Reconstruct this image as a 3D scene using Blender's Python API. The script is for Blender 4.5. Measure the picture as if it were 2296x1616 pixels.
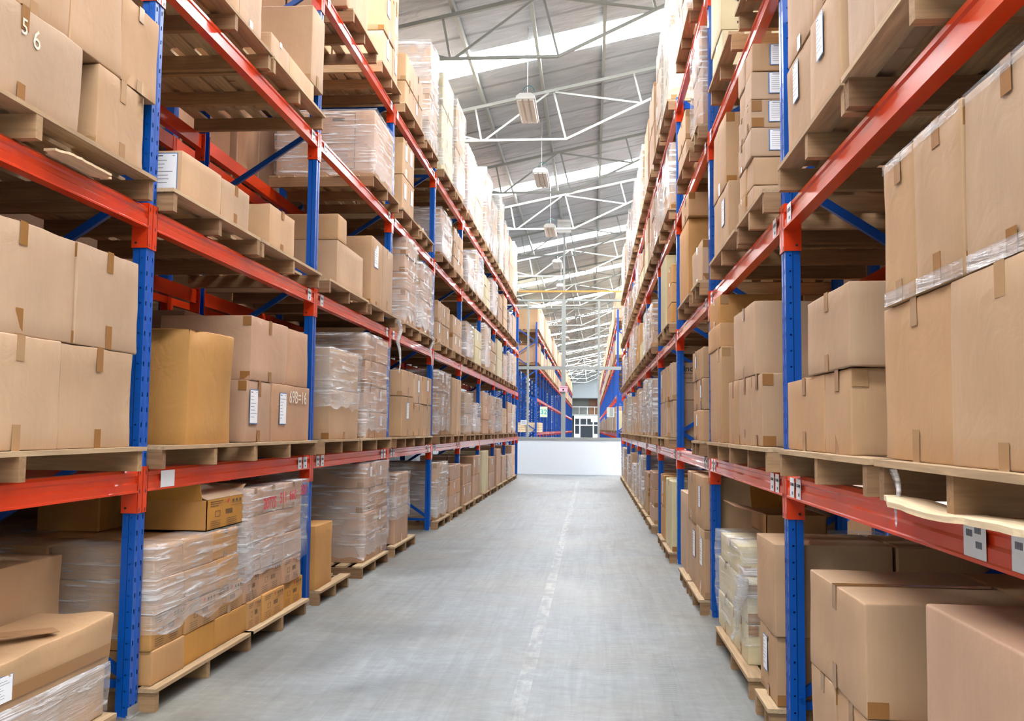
import bpy, math, random
from mathutils import Vector, Matrix, noise
random.seed(7)
for o in list(bpy.data.objects): bpy.data.objects.remove(o)
SC = bpy.context.scene
COL = SC.collection
# ---------------------------------------------------------------- camera
FPX, YAW, PITCH, ROLL, CAMZ = 2106.1, 0.0848, 0.0728, 0.0102, 1.398
_f = Vector((-math.sin(YAW)*math.cos(PITCH), math.cos(YAW)*math.cos(PITCH), math.sin(PITCH)))
_r0 = Vector((math.cos(YAW), math.sin(YAW), 0)); _u0 = _r0.cross(_f)
_r = math.cos(ROLL)*_r0 + math.sin(ROLL)*_u0
_u = -math.sin(ROLL)*_r0 + math.cos(ROLL)*_u0
cd = bpy.data.cameras.new('camera'); cam = bpy.data.objects.new('camera', cd); COL.objects.link(cam)
cd.sensor_width = 36; cd.lens = FPX*36/2296; cd.clip_start = .05; cd.clip_end = 400
m = Matrix((( _r.x, _u.x, -_f.x, 0), (_r.y, _u.y, -_f.y, 0), (_r.z, _u.z, -_f.z, CAMZ), (0, 0, 0, 1)))
cam.matrix_world = m
SC.camera = cam
# ---------------------------------------------------------------- world, light, exposure
w = bpy.data.worlds.new('sky'); SC.world = w; w.use_nodes = True
w.node_tree.nodes['Background'].inputs[0].default_value = (.86, .93, 1, 1)
w.node_tree.nodes['Background'].inputs[1].default_value = .35
SKYLIGHT = 36.0
SC.view_settings.view_transform = 'Standard'; SC.view_settings.look = 'None'
SC.view_settings.gamma = 1; SC.view_settings.use_curve_mapping = False
SC.view_settings.exposure = 0.42
try:
    SC.cycles.max_bounces = 8; SC.cycles.diffuse_bounces = 2; SC.cycles.transparent_max_bounces = 16
except Exception: pass

# ---------------------------------------------------------------- measured layout of the racks (metres)
BAY = 2.8
FX = {'L': -2.2006, 'R': .9058}                       # front face of the upright posts
Y0 = {'L': 4.476, 'R': 4.507}
LV = {'L': [0, 1.1263, 2.4294, 3.6911, 4.921], 'R': [0, 1.1509, 2.4018, 3.651, 4.8841]}
SG = {'L': 1, 'R': -1}                                # direction from rack towards the aisle
DEPTH = 1.0
def P(side, i): return Y0[side] + BAY*i
def yz(px, py, X):                                    # where the sight line of a measured point meets the plane x = X
    d = _r*((px-1148)/FPX) + _u*((808-py)/FPX) + _f
    t = X/d.x
    return t*d.y, CAMZ + t*d.z
ORD = ['zeroth', 'first', 'second', 'third', 'fourth', 'fifth', 'sixth', 'seventh', 'eighth', 'ninth', 'tenth', 'eleventh', 'twelfth', 'thirteenth', 'fourteenth', 'fifteenth', 'sixteenth', 'seventeenth', 'eighteenth', 'nineteenth', 'twentieth', 'twenty-first', 'twenty-second', 'twenty-third', 'twenty-fourth', 'twenty-fifth', 'twenty-sixth', 'twenty-seventh', 'twenty-eighth', 'twenty-ninth', 'thirtieth']
SHELF = ['floor level', 'lowest shelf', 'second shelf', 'third shelf', 'top shelf']
SIDE = {'L': 'left', 'R': 'right'}

# ---------------------------------------------------------------- materials
def srgb(r, g, b):
    return tuple(((c/255)/12.92 if c/255 <= .04045 else ((c/255+.055)/1.055)**2.4) for c in (r, g, b)) + (1,)
def newmat(name):
    mt = bpy.data.materials.new(name); mt.use_nodes = True; nt = mt.node_tree
    return mt, nt, nt.nodes['Principled BSDF']
def N(nt, t, **kw):
    n = nt.nodes.new(t)
    for k, v in kw.items():
        if k in n.inputs: n.inputs[k].default_value = v
        else: setattr(n, k, v)
    return n
def paint(name, rgb, rough=.4, metal=0, coat=0):
    mt, nt, b = newmat(name)
    b.inputs['Base Color'].default_value = srgb(*rgb); b.inputs['Roughness'].default_value = rough
    b.inputs['Metallic'].default_value = metal; b.inputs['Coat Weight'].default_value = coat
    return mt
def card(name, rgb, var=.10):
    mt, nt, b = newmat(name); L = nt.links
    tc = N(nt, 'ShaderNodeTexCoord'); oi = N(nt, 'ShaderNodeObjectInfo')
    n1 = N(nt, 'ShaderNodeTexNoise'); n1.inputs['Scale'].default_value = 2.3; n1.inputs['Detail'].default_value = 6
    mp = N(nt, 'ShaderNodeMapping'); mp.inputs['Scale'].default_value = (60, 60, 2.0)
    n2 = N(nt, 'ShaderNodeTexNoise'); n2.inputs['Scale'].default_value = 2.0; n2.inputs['Detail'].default_value = 2
    L.new(tc.outputs['Object'], n1.inputs['Vector']); L.new(tc.outputs['Object'], mp.inputs['Vector']); L.new(mp.outputs[0], n2.inputs['Vector'])
    hs = N(nt, 'ShaderNodeHueSaturation'); hs.inputs['Color'].default_value = srgb(*rgb)
    mr = N(nt, 'ShaderNodeMapRange'); mr.inputs['To Min'].default_value = 1-var; mr.inputs['To Max'].default_value = 1+var*.6
    gi = N(nt, 'ShaderNodeNewGeometry'); ra = N(nt, 'ShaderNodeMath', operation='ADD'); rf = N(nt, 'ShaderNodeMath', operation='FRACT')
    L.new(oi.outputs['Random'], ra.inputs[0]); L.new(gi.outputs['Random Per Island'], ra.inputs[1]); L.new(ra.outputs[0], rf.inputs[0])
    L.new(rf.outputs[0], mr.inputs['Value'])
    m2 = N(nt, 'ShaderNodeMapRange'); m2.inputs['From Min'].default_value = .3; m2.inputs['From Max'].default_value = .7
    m2.inputs['To Min'].default_value = .88; m2.inputs['To Max'].default_value = 1.08
    L.new(n1.outputs['Fac'], m2.inputs['Value'])
    m3 = N(nt, 'ShaderNodeMapRange'); m3.inputs['To Min'].default_value = .95; m3.inputs['To Max'].default_value = 1.05
    L.new(n2.outputs['Fac'], m3.inputs['Value'])
    a = N(nt, 'ShaderNodeMath', operation='MULTIPLY'); L.new(mr.outputs[0], a.inputs[0]); L.new(m2.outputs[0], a.inputs[1])
    c = N(nt, 'ShaderNodeMath', operation='MULTIPLY'); L.new(a.outputs[0], c.inputs[0]); L.new(m3.outputs[0], c.inputs[1])
    L.new(c.outputs[0], hs.inputs['Value'])
    ms = N(nt, 'ShaderNodeMapRange'); ms.inputs['To Min'].default_value = 1.1; ms.inputs['To Max'].default_value = .85
    w2 = N(nt, 'ShaderNodeMath', operation='FRACT'); w3 = N(nt, 'ShaderNodeMath', operation='MULTIPLY'); w3.inputs[1].default_value = 7.31
    L.new(rf.outputs[0], w3.inputs[0]); L.new(w3.outputs[0], w2.inputs[0]); L.new(w2.outputs[0], ms.inputs['Value']); L.new(ms.outputs[0], hs.inputs['Saturation'])
    L.new(hs.outputs[0], b.inputs['Base Color'])
    b.inputs['Roughness'].default_value = .62; b.inputs['Specular IOR Level'].default_value = .35
    bp = N(nt, 'ShaderNodeBump'); bp.inputs['Strength'].default_value = .28; bp.inputs['Distance'].default_value = .02
    n3 = N(nt, 'ShaderNodeTexNoise'); n3.inputs['Scale'].default_value = 6; n3.inputs['Detail'].default_value = 5; n3.inputs['Distortion'].default_value = .8; L.new(tc.outputs['Object'], n3.inputs['Vector'])
    L.new(n3.outputs['Fac'], bp.inputs['Height']); L.new(bp.outputs[0], b.inputs['Normal'])
    return mt
def wood(name, axis, lo, hi):
    mt, nt, b = newmat(name); L = nt.links
    tc = N(nt, 'ShaderNodeTexCoord'); oi = N(nt, 'ShaderNodeObjectInfo'); geo = N(nt, 'ShaderNodeNewGeometry')
    mp = N(nt, 'ShaderNodeMapping'); mp.inputs['Scale'].default_value = (1.5, 22, 22) if axis == 0 else (22, 1.5, 22)
    n1 = N(nt, 'ShaderNodeTexNoise'); n1.inputs['Scale'].default_value = 2.5; n1.inputs['Detail'].default_value = 5; n1.inputs['Distortion'].default_value = .6
    ad = N(nt, 'ShaderNodeVectorMath', operation='ADD'); L.new(geo.outputs['Position'], ad.inputs[0])
    L.new(ad.outputs[0], mp.inputs['Vector']); L.new(mp.outputs[0], n1.inputs['Vector'])
    r = N(nt, 'ShaderNodeMath', operation='ADD'); L.new(oi.outputs['Random'], r.inputs[0]); L.new(geo.outputs['Random Per Island'], r.inputs[1])
    h = N(nt, 'ShaderNodeMath', operation='MULTIPLY'); h.inputs[1].default_value = .5; L.new(r.outputs[0], h.inputs[0])
    mx = N(nt, 'ShaderNodeMix', data_type='RGBA'); mx.inputs[6].default_value = srgb(*lo); mx.inputs[7].default_value = srgb(*hi); L.new(h.outputs[0], mx.inputs[0])
    m2 = N(nt, 'ShaderNodeMapRange'); m2.inputs['From Min'].default_value = .3; m2.inputs['From Max'].default_value = .7; m2.inputs['To Min'].default_value = .72; m2.inputs['To Max'].default_value = 1.1
    L.new(n1.outputs['Fac'], m2.inputs['Value'])
    hs = N(nt, 'ShaderNodeHueSaturation'); L.new(mx.outputs[2], hs.inputs['Color']); L.new(m2.outputs[0], hs.inputs['Value'])
    L.new(hs.outputs[0], b.inputs['Base Color']); b.inputs['Roughness'].default_value = .75
    bp = N(nt, 'ShaderNodeBump'); bp.inputs['Strength'].default_value = .3; bp.inputs['Distance'].default_value = .004
    L.new(n1.outputs['Fac'], bp.inputs['Height']); L.new(bp.outputs[0], b.inputs['Normal'])
    return mt
def punched(name, rgb):
    """blue upright steel: rows of holes cut through the sheet, laid out in the post's own coordinates"""
    mt, nt, b = newmat(name); L = nt.links
    b.inputs['Base Color'].default_value = srgb(*rgb); b.inputs['Roughness'].default_value = .28
    tc = N(nt, 'ShaderNodeTexCoord'); sp = N(nt, 'ShaderNodeSeparateXYZ'); L.new(tc.outputs['Object'], sp.inputs[0])
    def M(op, a, bb=None, c=None):
        n = nt.nodes.new('ShaderNodeMath'); n.operation = op
        for i, v in enumerate((a, bb, c)):
            if v is None: continue
            if isinstance(v, (int, float)): n.inputs[i].default_value = v
            else: L.new(v, n.inputs[i])
        return n.outputs[0]
    X, Y, Z = sp.outputs
    zf = M('SUBTRACT', M('PINGPONG', M('ADD', Z, 10.0), .0375), 0.0)      # distance along the 75 mm pitch
    zf2 = M('PINGPONG', M('ADD', Z, 10.0375-.019), .0375)
    # slots in the aisle face: two columns at y = +-0.026
    ay = M('ABSOLUTE', M('SUBTRACT', M('ABSOLUTE', Y), .027))
    slot = M('MULTIPLY', M('LESS_THAN', ay, .0055), M('LESS_THAN', zf, .0115))
    front = M('LESS_THAN', M('ABSOLUTE', X), .012)
    # round holes in the side faces at depths .02 and .047
    d1 = M('ADD', M('POWER', M('SUBTRACT', M('ABSOLUTE', X), .022), 2), M('POWER', zf, 2))
    d2 = M('ADD', M('POWER', M('SUBTRACT', M('ABSOLUTE', X), .052), 2), M('POWER', zf2, 2))
    rnd = M('MAXIMUM', M('LESS_THAN', d1, .0047**2), M('LESS_THAN', d2, .0047**2))
    side = M('GREATER_THAN', M('ABSOLUTE', Y), .036)
    hole = M('MAXIMUM', M('MULTIPLY', slot, front), M('MULTIPLY', rnd, side))
    tr = N(nt, 'ShaderNodeBsdfTransparent'); mx = N(nt, 'ShaderNodeMixShader')
    L.new(hole, mx.inputs[0]); L.new(b.outputs[0], mx.inputs[1]); L.new(tr.outputs[0], mx.inputs[2])
    L.new(mx.outputs[0], nt.nodes['Material Output'].inputs['Surface'])
    return mt
def wrapmat(name, dens):
    mt, nt, b = newmat(name); L = nt.links
    tc = N(nt, 'ShaderNodeTexCoord')
    mp = N(nt, 'ShaderNodeMapping'); mp.inputs['Scale'].default_value = (.9, .9, 15); mp.inputs['Rotation'].default_value = (.16, .12, 0)
    n1 = N(nt, 'ShaderNodeTexNoise'); n1.inputs['Scale'].default_value = 2.2; n1.inputs['Detail'].default_value = 5; n1.inputs['Distortion'].default_value = .5; n1.inputs['Roughness'].default_value = .6
    n2 = N(nt, 'ShaderNodeTexNoise'); n2.inputs['Scale'].default_value = 2.2; n2.inputs['Detail'].default_value = 2
    L.new(tc.outputs['Object'], mp.inputs[0]); L.new(mp.outputs[0], n1.inputs['Vector']); L.new(tc.outputs['Object'], n2.inputs['Vector'])
    cr = N(nt, 'ShaderNodeMapRange'); cr.inputs['From Min'].default_value = .53; cr.inputs['From Max'].default_value = .72; cr.inputs['To Min'].default_value = 0; cr.inputs['To Max'].default_value = .6*dens  # whiter streaks: film folds, with their glare painted in
    L.new(n1.outputs['Fac'], cr.inputs['Value'])
    c2 = N(nt, 'ShaderNodeMapRange'); c2.inputs['From Min'].default_value = .4; c2.inputs['From Max'].default_value = .7; c2.inputs['To Min'].default_value = .07*dens; c2.inputs['To Max'].default_value = .3*dens
    L.new(n2.outputs['Fac'], c2.inputs['Value'])
    s = N(nt, 'ShaderNodeMath', operation='ADD', use_clamp=True); L.new(cr.outputs[0], s.inputs[0]); L.new(c2.outputs[0], s.inputs[1])
    tr = N(nt, 'ShaderNodeBsdfTransparent'); mx = N(nt, 'ShaderNodeMixShader')
    b.inputs['Base Color'].default_value = (.9, .9, .92, 1); b.inputs['Roughness'].default_value = .12; b.inputs['Specular IOR Level'].default_value = 1
    bp = N(nt, 'ShaderNodeBump'); bp.inputs['Strength'].default_value = .9; bp.inputs['Distance'].default_value = .03
    L.new(n1.outputs['Fac'], bp.inputs['Height']); L.new(bp.outputs[0], b.inputs['Normal'])
    L.new(s.outputs[0], mx.inputs[0]); L.new(tr.outputs[0], mx.inputs[1]); L.new(b.outputs[0], mx.inputs[2])
    L.new(mx.outputs[0], nt.nodes['Material Output'].inputs['Surface'])
    return mt
def floormat():
    mt, nt, b = newmat('worn_concrete'); L = nt.links
    geo = N(nt, 'ShaderNodeNewGeometry'); sp = N(nt, 'ShaderNodeSeparateXYZ'); L.new(geo.outputs['Position'], sp.inputs[0])
    def M(op, a, bb=None, c=None, cl=False):
        n = nt.nodes.new('ShaderNodeMath'); n.operation = op; n.use_clamp = cl
        for i, v in enumerate((a, bb, c)):
            if v is None: continue
            if isinstance(v, (int, float)): n.inputs[i].default_value = v
            else: L.new(v, n.inputs[i])
        return n.outputs[0]
    def noi(scale, det, vec=(1, 1, 1), dist=0, ro=.6):
        mp = N(nt, 'ShaderNodeMapping'); mp.inputs['Scale'].default_value = vec; L.new(geo.outputs['Position'], mp.inputs[0])
        n = N(nt, 'ShaderNodeTexNoise'); n.inputs['Scale'].default_value = scale; n.inputs['Detail'].default_value = det; n.inputs['Distortion'].default_value = dist; n.inputs['Roughness'].default_value = ro
        L.new(mp.outputs[0], n.inputs['Vector']); return n.outputs['Fac']
    def mr(v, a, bb, c, d):
        n = N(nt, 'ShaderNodeMapRange'); n.inputs['From Min'].default_value = a; n.inputs['From Max'].default_value = bb; n.inputs['To Min'].default_value = c; n.inputs['To Max'].default_value = d; L.new(v, n.inputs['Value']); return n.outputs[0]
    big = noi(.7, 8, dist=.7, ro=.65); fine = noi(11, 10, (.7, 1.3, 1), .5, .72); scr = noi(1.0, 6, (26, .35, 1), 1.5, .6); streak = noi(1.6, 9, (9, .45, 1), .9, .7); streak2 = noi(1.1, 8, (.8, 1.6, 1), 1.6)
    v = mr(big, .32, .68, .66, 1.18)
    v = M('MULTIPLY', v, mr(fine, .32, .66, .84, 1.12)); v = M('MULTIPLY', v, mr(streak, .32, .68, .84, 1.12)); v = M('MULTIPLY', v, mr(streak2, .35, .65, .94, 1.05))
    v = M('MULTIPLY', v, mr(scr, .62, .68, 1, .86)); v = M('MULTIPLY', v, mr(noi(.9, 10, (1, 1, 1), 1.4, .62), .60, .68, 1, .80))
    # tyre tracks: cross bars inside two long bands right of the middle
    X, Y, Z = sp.outputs
    wob = M('MULTIPLY', M('SUBTRACT', noi(.35, 2), .5), .5)
    xx = M('ADD', X, wob)
    band = M('MAXIMUM', M('LESS_THAN', M('ABSOLUTE', M('SUBTRACT', xx, .16)), .075), M('MAXIMUM', M('LESS_THAN', M('ABSOLUTE', M('SUBTRACT', xx, .42)), .06), M('LESS_THAN', M('ABSOLUTE', M('ADD', xx, .08)), .045)))
    bars = M('GREATER_THAN', M('SINE', M('MULTIPLY', Y, 155)), .1)
    nearm = M('MULTIPLY', mr(noi(1.1, 4), .42, .6, 0, 1), M('LESS_THAN', Y, 9.5))
    v = M('MULTIPLY', v, M('SUBTRACT', 1, M('MULTIPLY', M('MULTIPLY', band, bars), M('MULTIPLY', nearm, .2))))
    # curved scuffs
    wv = N(nt, 'ShaderNodeTexWave'); wv.wave_type = 'BANDS'; wv.inputs['Scale'].default_value = .35; wv.inputs['Distortion'].default_value = 16; wv.inputs['Detail Scale'].default_value = .6; wv.inputs['Detail'].default_value = 4
    L.new(geo.outputs['Position'], wv.inputs['Vector'])
    v = M('MULTIPLY', v, M('SUBTRACT', 1, M('MULTIPLY', mr(wv.outputs['Fac'], .9, 1, 0, 1), M('MULTIPLY', mr(big, .45, .6, 0, 1), .12))))
    col = N(nt, 'ShaderNodeMix', data_type='RGBA'); col.inputs[6].default_value = srgb(128, 135, 140); col.inputs[7].default_value = srgb(134, 130, 122)
    L.new(M('ADD', mr(noi(.8, 5), .45, .65, 0, .5), mr(M('ABSOLUTE', M('ADD', sp.outputs[0], .6)), .5, 1.5, 0, .6), None, True), col.inputs[0])
    hs = N(nt, 'ShaderNodeHueSaturation'); L.new(col.outputs[2], hs.inputs['Color']); L.new(v, hs.inputs['Value'])
    # faded painted line down the aisle
    ln = M('LESS_THAN', M('ABSOLUTE', M('ADD', M('ADD', X, M('MULTIPLY', wob, .05)), .36)), .042)
    worn = M('MULTIPLY', M('MULTIPLY', ln, mr(noi(9, 10, (1.6, .6, 1)), .42, .72, 0, 1)), M('MULTIPLY', M('LESS_THAN', Y, 26), .3))
    mx = N(nt, 'ShaderNodeMix', data_type='RGBA'); L.new(worn, mx.inputs[0]); L.new(hs.outputs[0], mx.inputs[6]); mx.inputs[7].default_value = srgb(222, 216, 210)
    L.new(mx.outputs[2], b.inputs['Base Color'])
    L.new(mr(big, .3, .7, .38, .6), b.inputs['Roughness'])
    bp = N(nt, 'ShaderNodeBump'); bp.inputs['Strength'].default_value = .25; bp.inputs['Distance'].default_value = .01; L.new(fine, bp.inputs['Height']); L.new(bp.outputs[0], b.inputs['Normal'])
    return mt
def roofmat():
    mt, nt, b = newmat('foil_roof_lining'); L = nt.links
    geo = N(nt, 'ShaderNodeNewGeometry')
    def noi(scale, det, vec, dist=0):
        mp = N(nt, 'ShaderNodeMapping'); mp.inputs['Scale'].default_value = vec; L.new(geo.outputs['Position'], mp.inputs[0])
        n = N(nt, 'ShaderNodeTexNoise'); n.inputs['Scale'].default_value = scale; n.inputs['Detail'].default_value = det; n.inputs['Distortion'].default_value = dist
        L.new(mp.outputs[0], n.inputs['Vector']); return n.outputs['Fac']
    wr = noi(1.1, 5, (1, 3.0, 1), .9); big = noi(.5, 3, (1, 1, 1))
    wv = N(nt, 'ShaderNodeTexWave'); wv.bands_direction = 'Y'; wv.inputs['Scale'].default_value = .26; wv.inputs['Distortion'].default_value = .5; wv.wave_profile = 'SIN'
    L.new(geo.outputs['Position'], wv.inputs['Vector'])
    cr = N(nt, 'ShaderNodeMapRange'); cr.inputs['From Min'].default_value = .97; cr.inputs['From Max'].default_value = 1; cr.inputs['To Min'].default_value = 1; cr.inputs['To Max'].default_value = .6; L.new(wv.outputs['Fac'], cr.inputs['Value'])
    c2 = N(nt, 'ShaderNodeMapRange'); c2.inputs['From Min'].default_value = .3; c2.inputs['From Max'].default_value = .7; c2.inputs['To Min'].default_value = .84; c2.inputs['To Max'].default_value = 1.08; L.new(wr, c2.inputs['Value'])
    mu = N(nt, 'ShaderNodeMath', operation='MULTIPLY'); L.new(cr.outputs[0], mu.inputs[0]); L.new(c2.outputs[0], mu.inputs[1])
    hs = N(nt, 'ShaderNodeHueSaturation'); hs.inputs['Color'].default_value = srgb(174, 178, 184); L.new(mu.outputs[0], hs.inputs['Value'])
    L.new(hs.outputs[0], b.inputs['Base Color']); b.inputs['Roughness'].default_value = .5; b.inputs['Metallic'].default_value = .2
    bp = N(nt, 'ShaderNodeBump'); bp.inputs['Strength'].default_value = .7; bp.inputs['Distance'].default_value = .12; L.new(wr, bp.inputs['Height']); L.new(bp.outputs[0], b.inputs['Normal'])
    return mt
MC = {'t': card('cardboard_tan', (187, 152, 117)), 'p': card('cardboard_pinkish', (185, 147, 118)), 'g': card('cardboard_golden', (192, 140, 78), .06),
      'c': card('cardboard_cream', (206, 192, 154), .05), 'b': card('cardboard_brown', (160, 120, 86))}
CN = {'t': 'tan', 'p': 'light brown', 'g': 'golden brown', 'c': 'cream', 'b': 'brown'}
WX = wood('pallet_wood_stringer', 0, (112, 74, 46), (186, 150, 108)); WY = wood('pallet_wood_deck', 1, (150, 114, 78), (208, 182, 144))
WL = wood('splintered_wood', 1, (220, 190, 150), (232, 206, 168))
BLUE = punched('blue_upright_steel', (0, 80, 172)); BLUEP = paint('blue_brace_steel', (0, 70, 158), .3)
RED = paint('orange_red_beam_steel', (222, 60, 20), .24, coat=.3)
GALV = paint('galvanised_steel', (190, 190, 190), .4, .7); WHITE = paint('white_sticker_paper', (238, 238, 240), .5); INK = paint('black_ink', (28, 28, 32), .6)
GREYINK = paint('grey_ink', (110, 112, 122), .6); BORD = paint('blue_sticker_border', (60, 120, 180), .5); REDINK = paint('red_ink', (205, 40, 60), .6); ORINK = paint('orange_stencil_ink', (215, 80, 45), .7)
CHALK = paint('chalk', (226, 214, 198), .8)
TAPE = paint('brown_packing_tape', (150, 106, 60), .16); CLEARTAPE = paint('pale_packing_tape', (170, 134, 96), .12)
WRAP = wrapmat('stretch_film', 1.25); WRAPH = wrapmat('heavy_stretch_film', 1.9)
GREYP = paint('pale_grey_steel_paint', (150, 154, 149), .45); DGREYP = paint('truss_grey_paint', (146, 148, 142), .5)
HOUSING = paint('white_lamp_housing', (235, 236, 232), .35); LOUVRE = paint('lamp_tube_glass', (222, 214, 202), .3)
WALLW = paint('white_wall_panel', (232, 238, 242), .5)
DARK = paint('dark_glass', (50, 56, 62), .15); PLBLUE = None

_pc = {}
def paint_cache(n_, c, r):
    if n_ not in _pc: _pc[n_] = paint(n_, c, r)
    return _pc[n_]
# ---------------------------------------------------------------- mesh helpers
class MB:
    def __init__(s): s.v = []; s.f = []; s.m = []
    def quadbox(s, x0, x1, y0, y1, z0, z1, mi=0):
        b = len(s.v)
        s.v += [(x, y, z) for z in (z0, z1) for y in (y0, y1) for x in (x0, x1)]
        s.f += [tuple(b+i for i in q) for q in ((0, 2, 3, 1), (4, 5, 7, 6), (0, 1, 5, 4), (2, 6, 7, 3), (0, 4, 6, 2), (1, 3, 7, 5))]
        s.m += [mi]*6; return s
    def bar(s, a, b_, w, h, mi=0, up=Vector((0, 0, 1))):
        a = Vector(a); b_ = Vector(b_); d = (b_-a).normalized()
        sd = d.cross(up)
        if sd.length < 1e-3: sd = d.cross(Vector((0, 1, 0)))
        sd.normalize(); u2 = sd.cross(d).normalized(); b = len(s.v)
        for p in (a, b_):
            for i, j in ((-1, -1), (1, -1), (1, 1), (-1, 1)): s.v.append(tuple(p+sd*(i*w/2)+u2*(j*h/2)))
        s.f += [tuple(b+i for i in q) for q in ((0, 3, 2, 1), (4, 5, 6, 7), (0, 1, 5, 4), (1, 2, 6, 5), (2, 3, 7, 6), (3, 0, 4, 7))]
        s.m += [mi]*6; return s
    def tube(s, pts, r, n=6, mi=0):
        b = len(s.v); k = len(pts)
        for i, p in enumerate(pts):
            p = Vector(p); d = (Vector(pts[min(i+1, k-1)])-Vector(pts[max(i-1, 0)])).normalized()
            a = d.cross(Vector((0, 0, 1)));
            if a.length < 1e-3: a = d.cross(Vector((1, 0, 0)))
            a.normalize(); c = a.cross(d)
            for j in range(n):
                t = 2*math.pi*j/n; s.v.append(tuple(p+a*(r*math.cos(t))+c*(r*math.sin(t))))
        for i in range(k-1):
            for j in range(n): s.f.append((b+i*n+j, b+i*n+(j+1) % n, b+(i+1)*n+(j+1) % n, b+(i+1)*n+j)); s.m.append(mi)
        s.f.append(tuple(b+j for j in reversed(range(n)))); s.f.append(tuple(b+(k-1)*n+j for j in range(n))); s.m += [mi, mi]; return s
    def extrude(s, prof, axis, a, b_, mi=0):
        """closed profile (list of 2-D points) swept along an axis from a to b_"""
        b = len(s.v); n = len(prof)
        for t in (a, b_):
            for (p, q) in prof: s.v.append((t, p, q) if axis == 0 else (p, t, q) if axis == 1 else (p, q, t))
        s.f += [(b+i, b+(i+1) % n, b+n+(i+1) % n, b+n+i) for i in range(n)]; s.m += [mi]*n
        s.f += [tuple(b+i for i in reversed(range(n))), tuple(b+n+i for i in range(n))]; s.m += [mi, mi]; return s
def obj(name, mb, mats, parent=None, origin=None, smooth=False):
    """origin: world point that becomes the object's origin; children share their parent's origin"""
    if not isinstance(mats, (list, tuple)): mats = [mats]
    o_ = Vector(origin) if origin is not None else (Vector(parent['_o']) if parent is not None else Vector((0, 0, 0)))
    me = bpy.data.meshes.new(name)
    me.from_pydata([tuple(Vector(v)-o_) for v in mb.v], [], mb.f)
    for mt in mats: me.materials.append(mt)
    if len(mats) > 1: me.polygons.foreach_set('material_index', mb.m)
    if smooth: me.polygons.foreach_set('use_smooth', [True]*len(me.polygons))
    me.update()
    o = bpy.data.objects.new(name, me); COL.objects.link(o)
    if parent is not None: o.parent = parent; o['_o'] = tuple(o_)
    else: o.location = o_; o['_o'] = tuple(o_)
    return o
def empty(name, loc):
    o = bpy.data.objects.new(name, None); COL.objects.link(o); o.location = loc; o['_o'] = tuple(loc); o.empty_display_size = .1; return o
LABELS = {}
def tag(o, label, cat, group=None, kind=None):
    if label: o['label'] = label; LABELS.setdefault(label, []).append(o)
    if cat: o['category'] = cat
    if group: o['group'] = group
    if kind: o['kind'] = kind
    return o
def struct(o): o['kind'] = 'structure'; return o
def frame_axes(side):                                  # text/sticker axes on a face: (right, up, outward)
    if side == 'L': return Vector((0, 1, 0)), Vector((0, 0, 1)), Vector((1, 0, 0))
    if side == 'R': return Vector((0, -1, 0)), Vector((0, 0, 1)), Vector((-1, 0, 0))
    return Vector((1, 0, 0)), Vector((0, 0, 1)), Vector((0, -1, 0))
def slab(mb, face, c, w, h, off, t, mi=0, rot=0):      # thin plate lying on a face, centred at c
    R_, U_, O_ = frame_axes(face); c = Vector(c); cs, sn = math.cos(rot), math.sin(rot)
    b = len(mb.v)
    for k in (off, off+t):
        for i, j in ((-1, -1), (1, -1), (1, 1), (-1, 1)):
            a, d = i*w/2, j*h/2; mb.v.append(tuple(c+R_*(a*cs-d*sn)+U_*(a*sn+d*cs)+O_*k))
    mb.f += [tuple(b+i for i in q) for q in ((0, 3, 2, 1), (4, 5, 6, 7), (0, 1, 5, 4), (1, 2, 6, 5), (2, 3, 7, 6), (3, 0, 4, 7))]
    mb.m += [mi]*6
def text(parent, s, size, face, c, mat, name='lettering', off=.002, bold=0, align='CENTER'):
    cu = bpy.data.curves.new(name, 'FONT'); cu.body = s; cu.size = size; cu.align_x = align; cu.align_y = 'CENTER'; cu.extrude = .0004; cu.offset = bold; cu.resolution_u = 2
    tmp = bpy.data.objects.new(name, cu); COL.objects.link(tmp)
    me = bpy.data.meshes.new_from_object(tmp.evaluated_get(bpy.context.evaluated_depsgraph_get()))
    bpy.data.objects.remove(tmp)
    R_, U_, O_ = frame_axes(face)
    base = Vector(c)+O_*off-Vector(parent['_o'])
    for v in me.vertices: v.co = base + R_*v.co.x + U_*v.co.y + O_*v.co.z
    me.materials.clear(); me.materials.append(mat); me.name = name
    o = bpy.data.objects.new(name, me); COL.objects.link(o); o.parent = parent; o['_o'] = parent['_o']; return o
def sticker(parent, face, c, w, h, name='paper_label', rot=0):
    mb = MB(); R_, U_, O_ = frame_axes(face); c = Vector(c)
    slab(mb, face, c, w, h, .002, .0008, 1, rot); slab(mb, face, c, w*.94, h*.95, .0026, .0008, 0, rot)
    rnd = random.Random(round(c.x*100+c.y*1000+c.z*77)); n = 7
    def at(a, b): return c+R_*(a*math.cos(rot)-b*math.sin(rot))+U_*(a*math.sin(rot)+b*math.cos(rot))
    slab(mb, face, at(-w*.28, h*.42), w*.22, h*.025, .0032, .0005, 2, rot); slab(mb, face, at(w*.32, h*.42), w*.12, h*.02, .0032, .0005, 3, rot)
    for i in range(n):
        ww = w*rnd.uniform(.25, .8); slab(mb, face, at(-w*.42+ww/2, h*(.3-.1*i)), ww, h*.014, .0032, .0005, 3, rot)
    return obj(name, mb, [WHITE, BORD, INK, GREYINK], parent)

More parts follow.
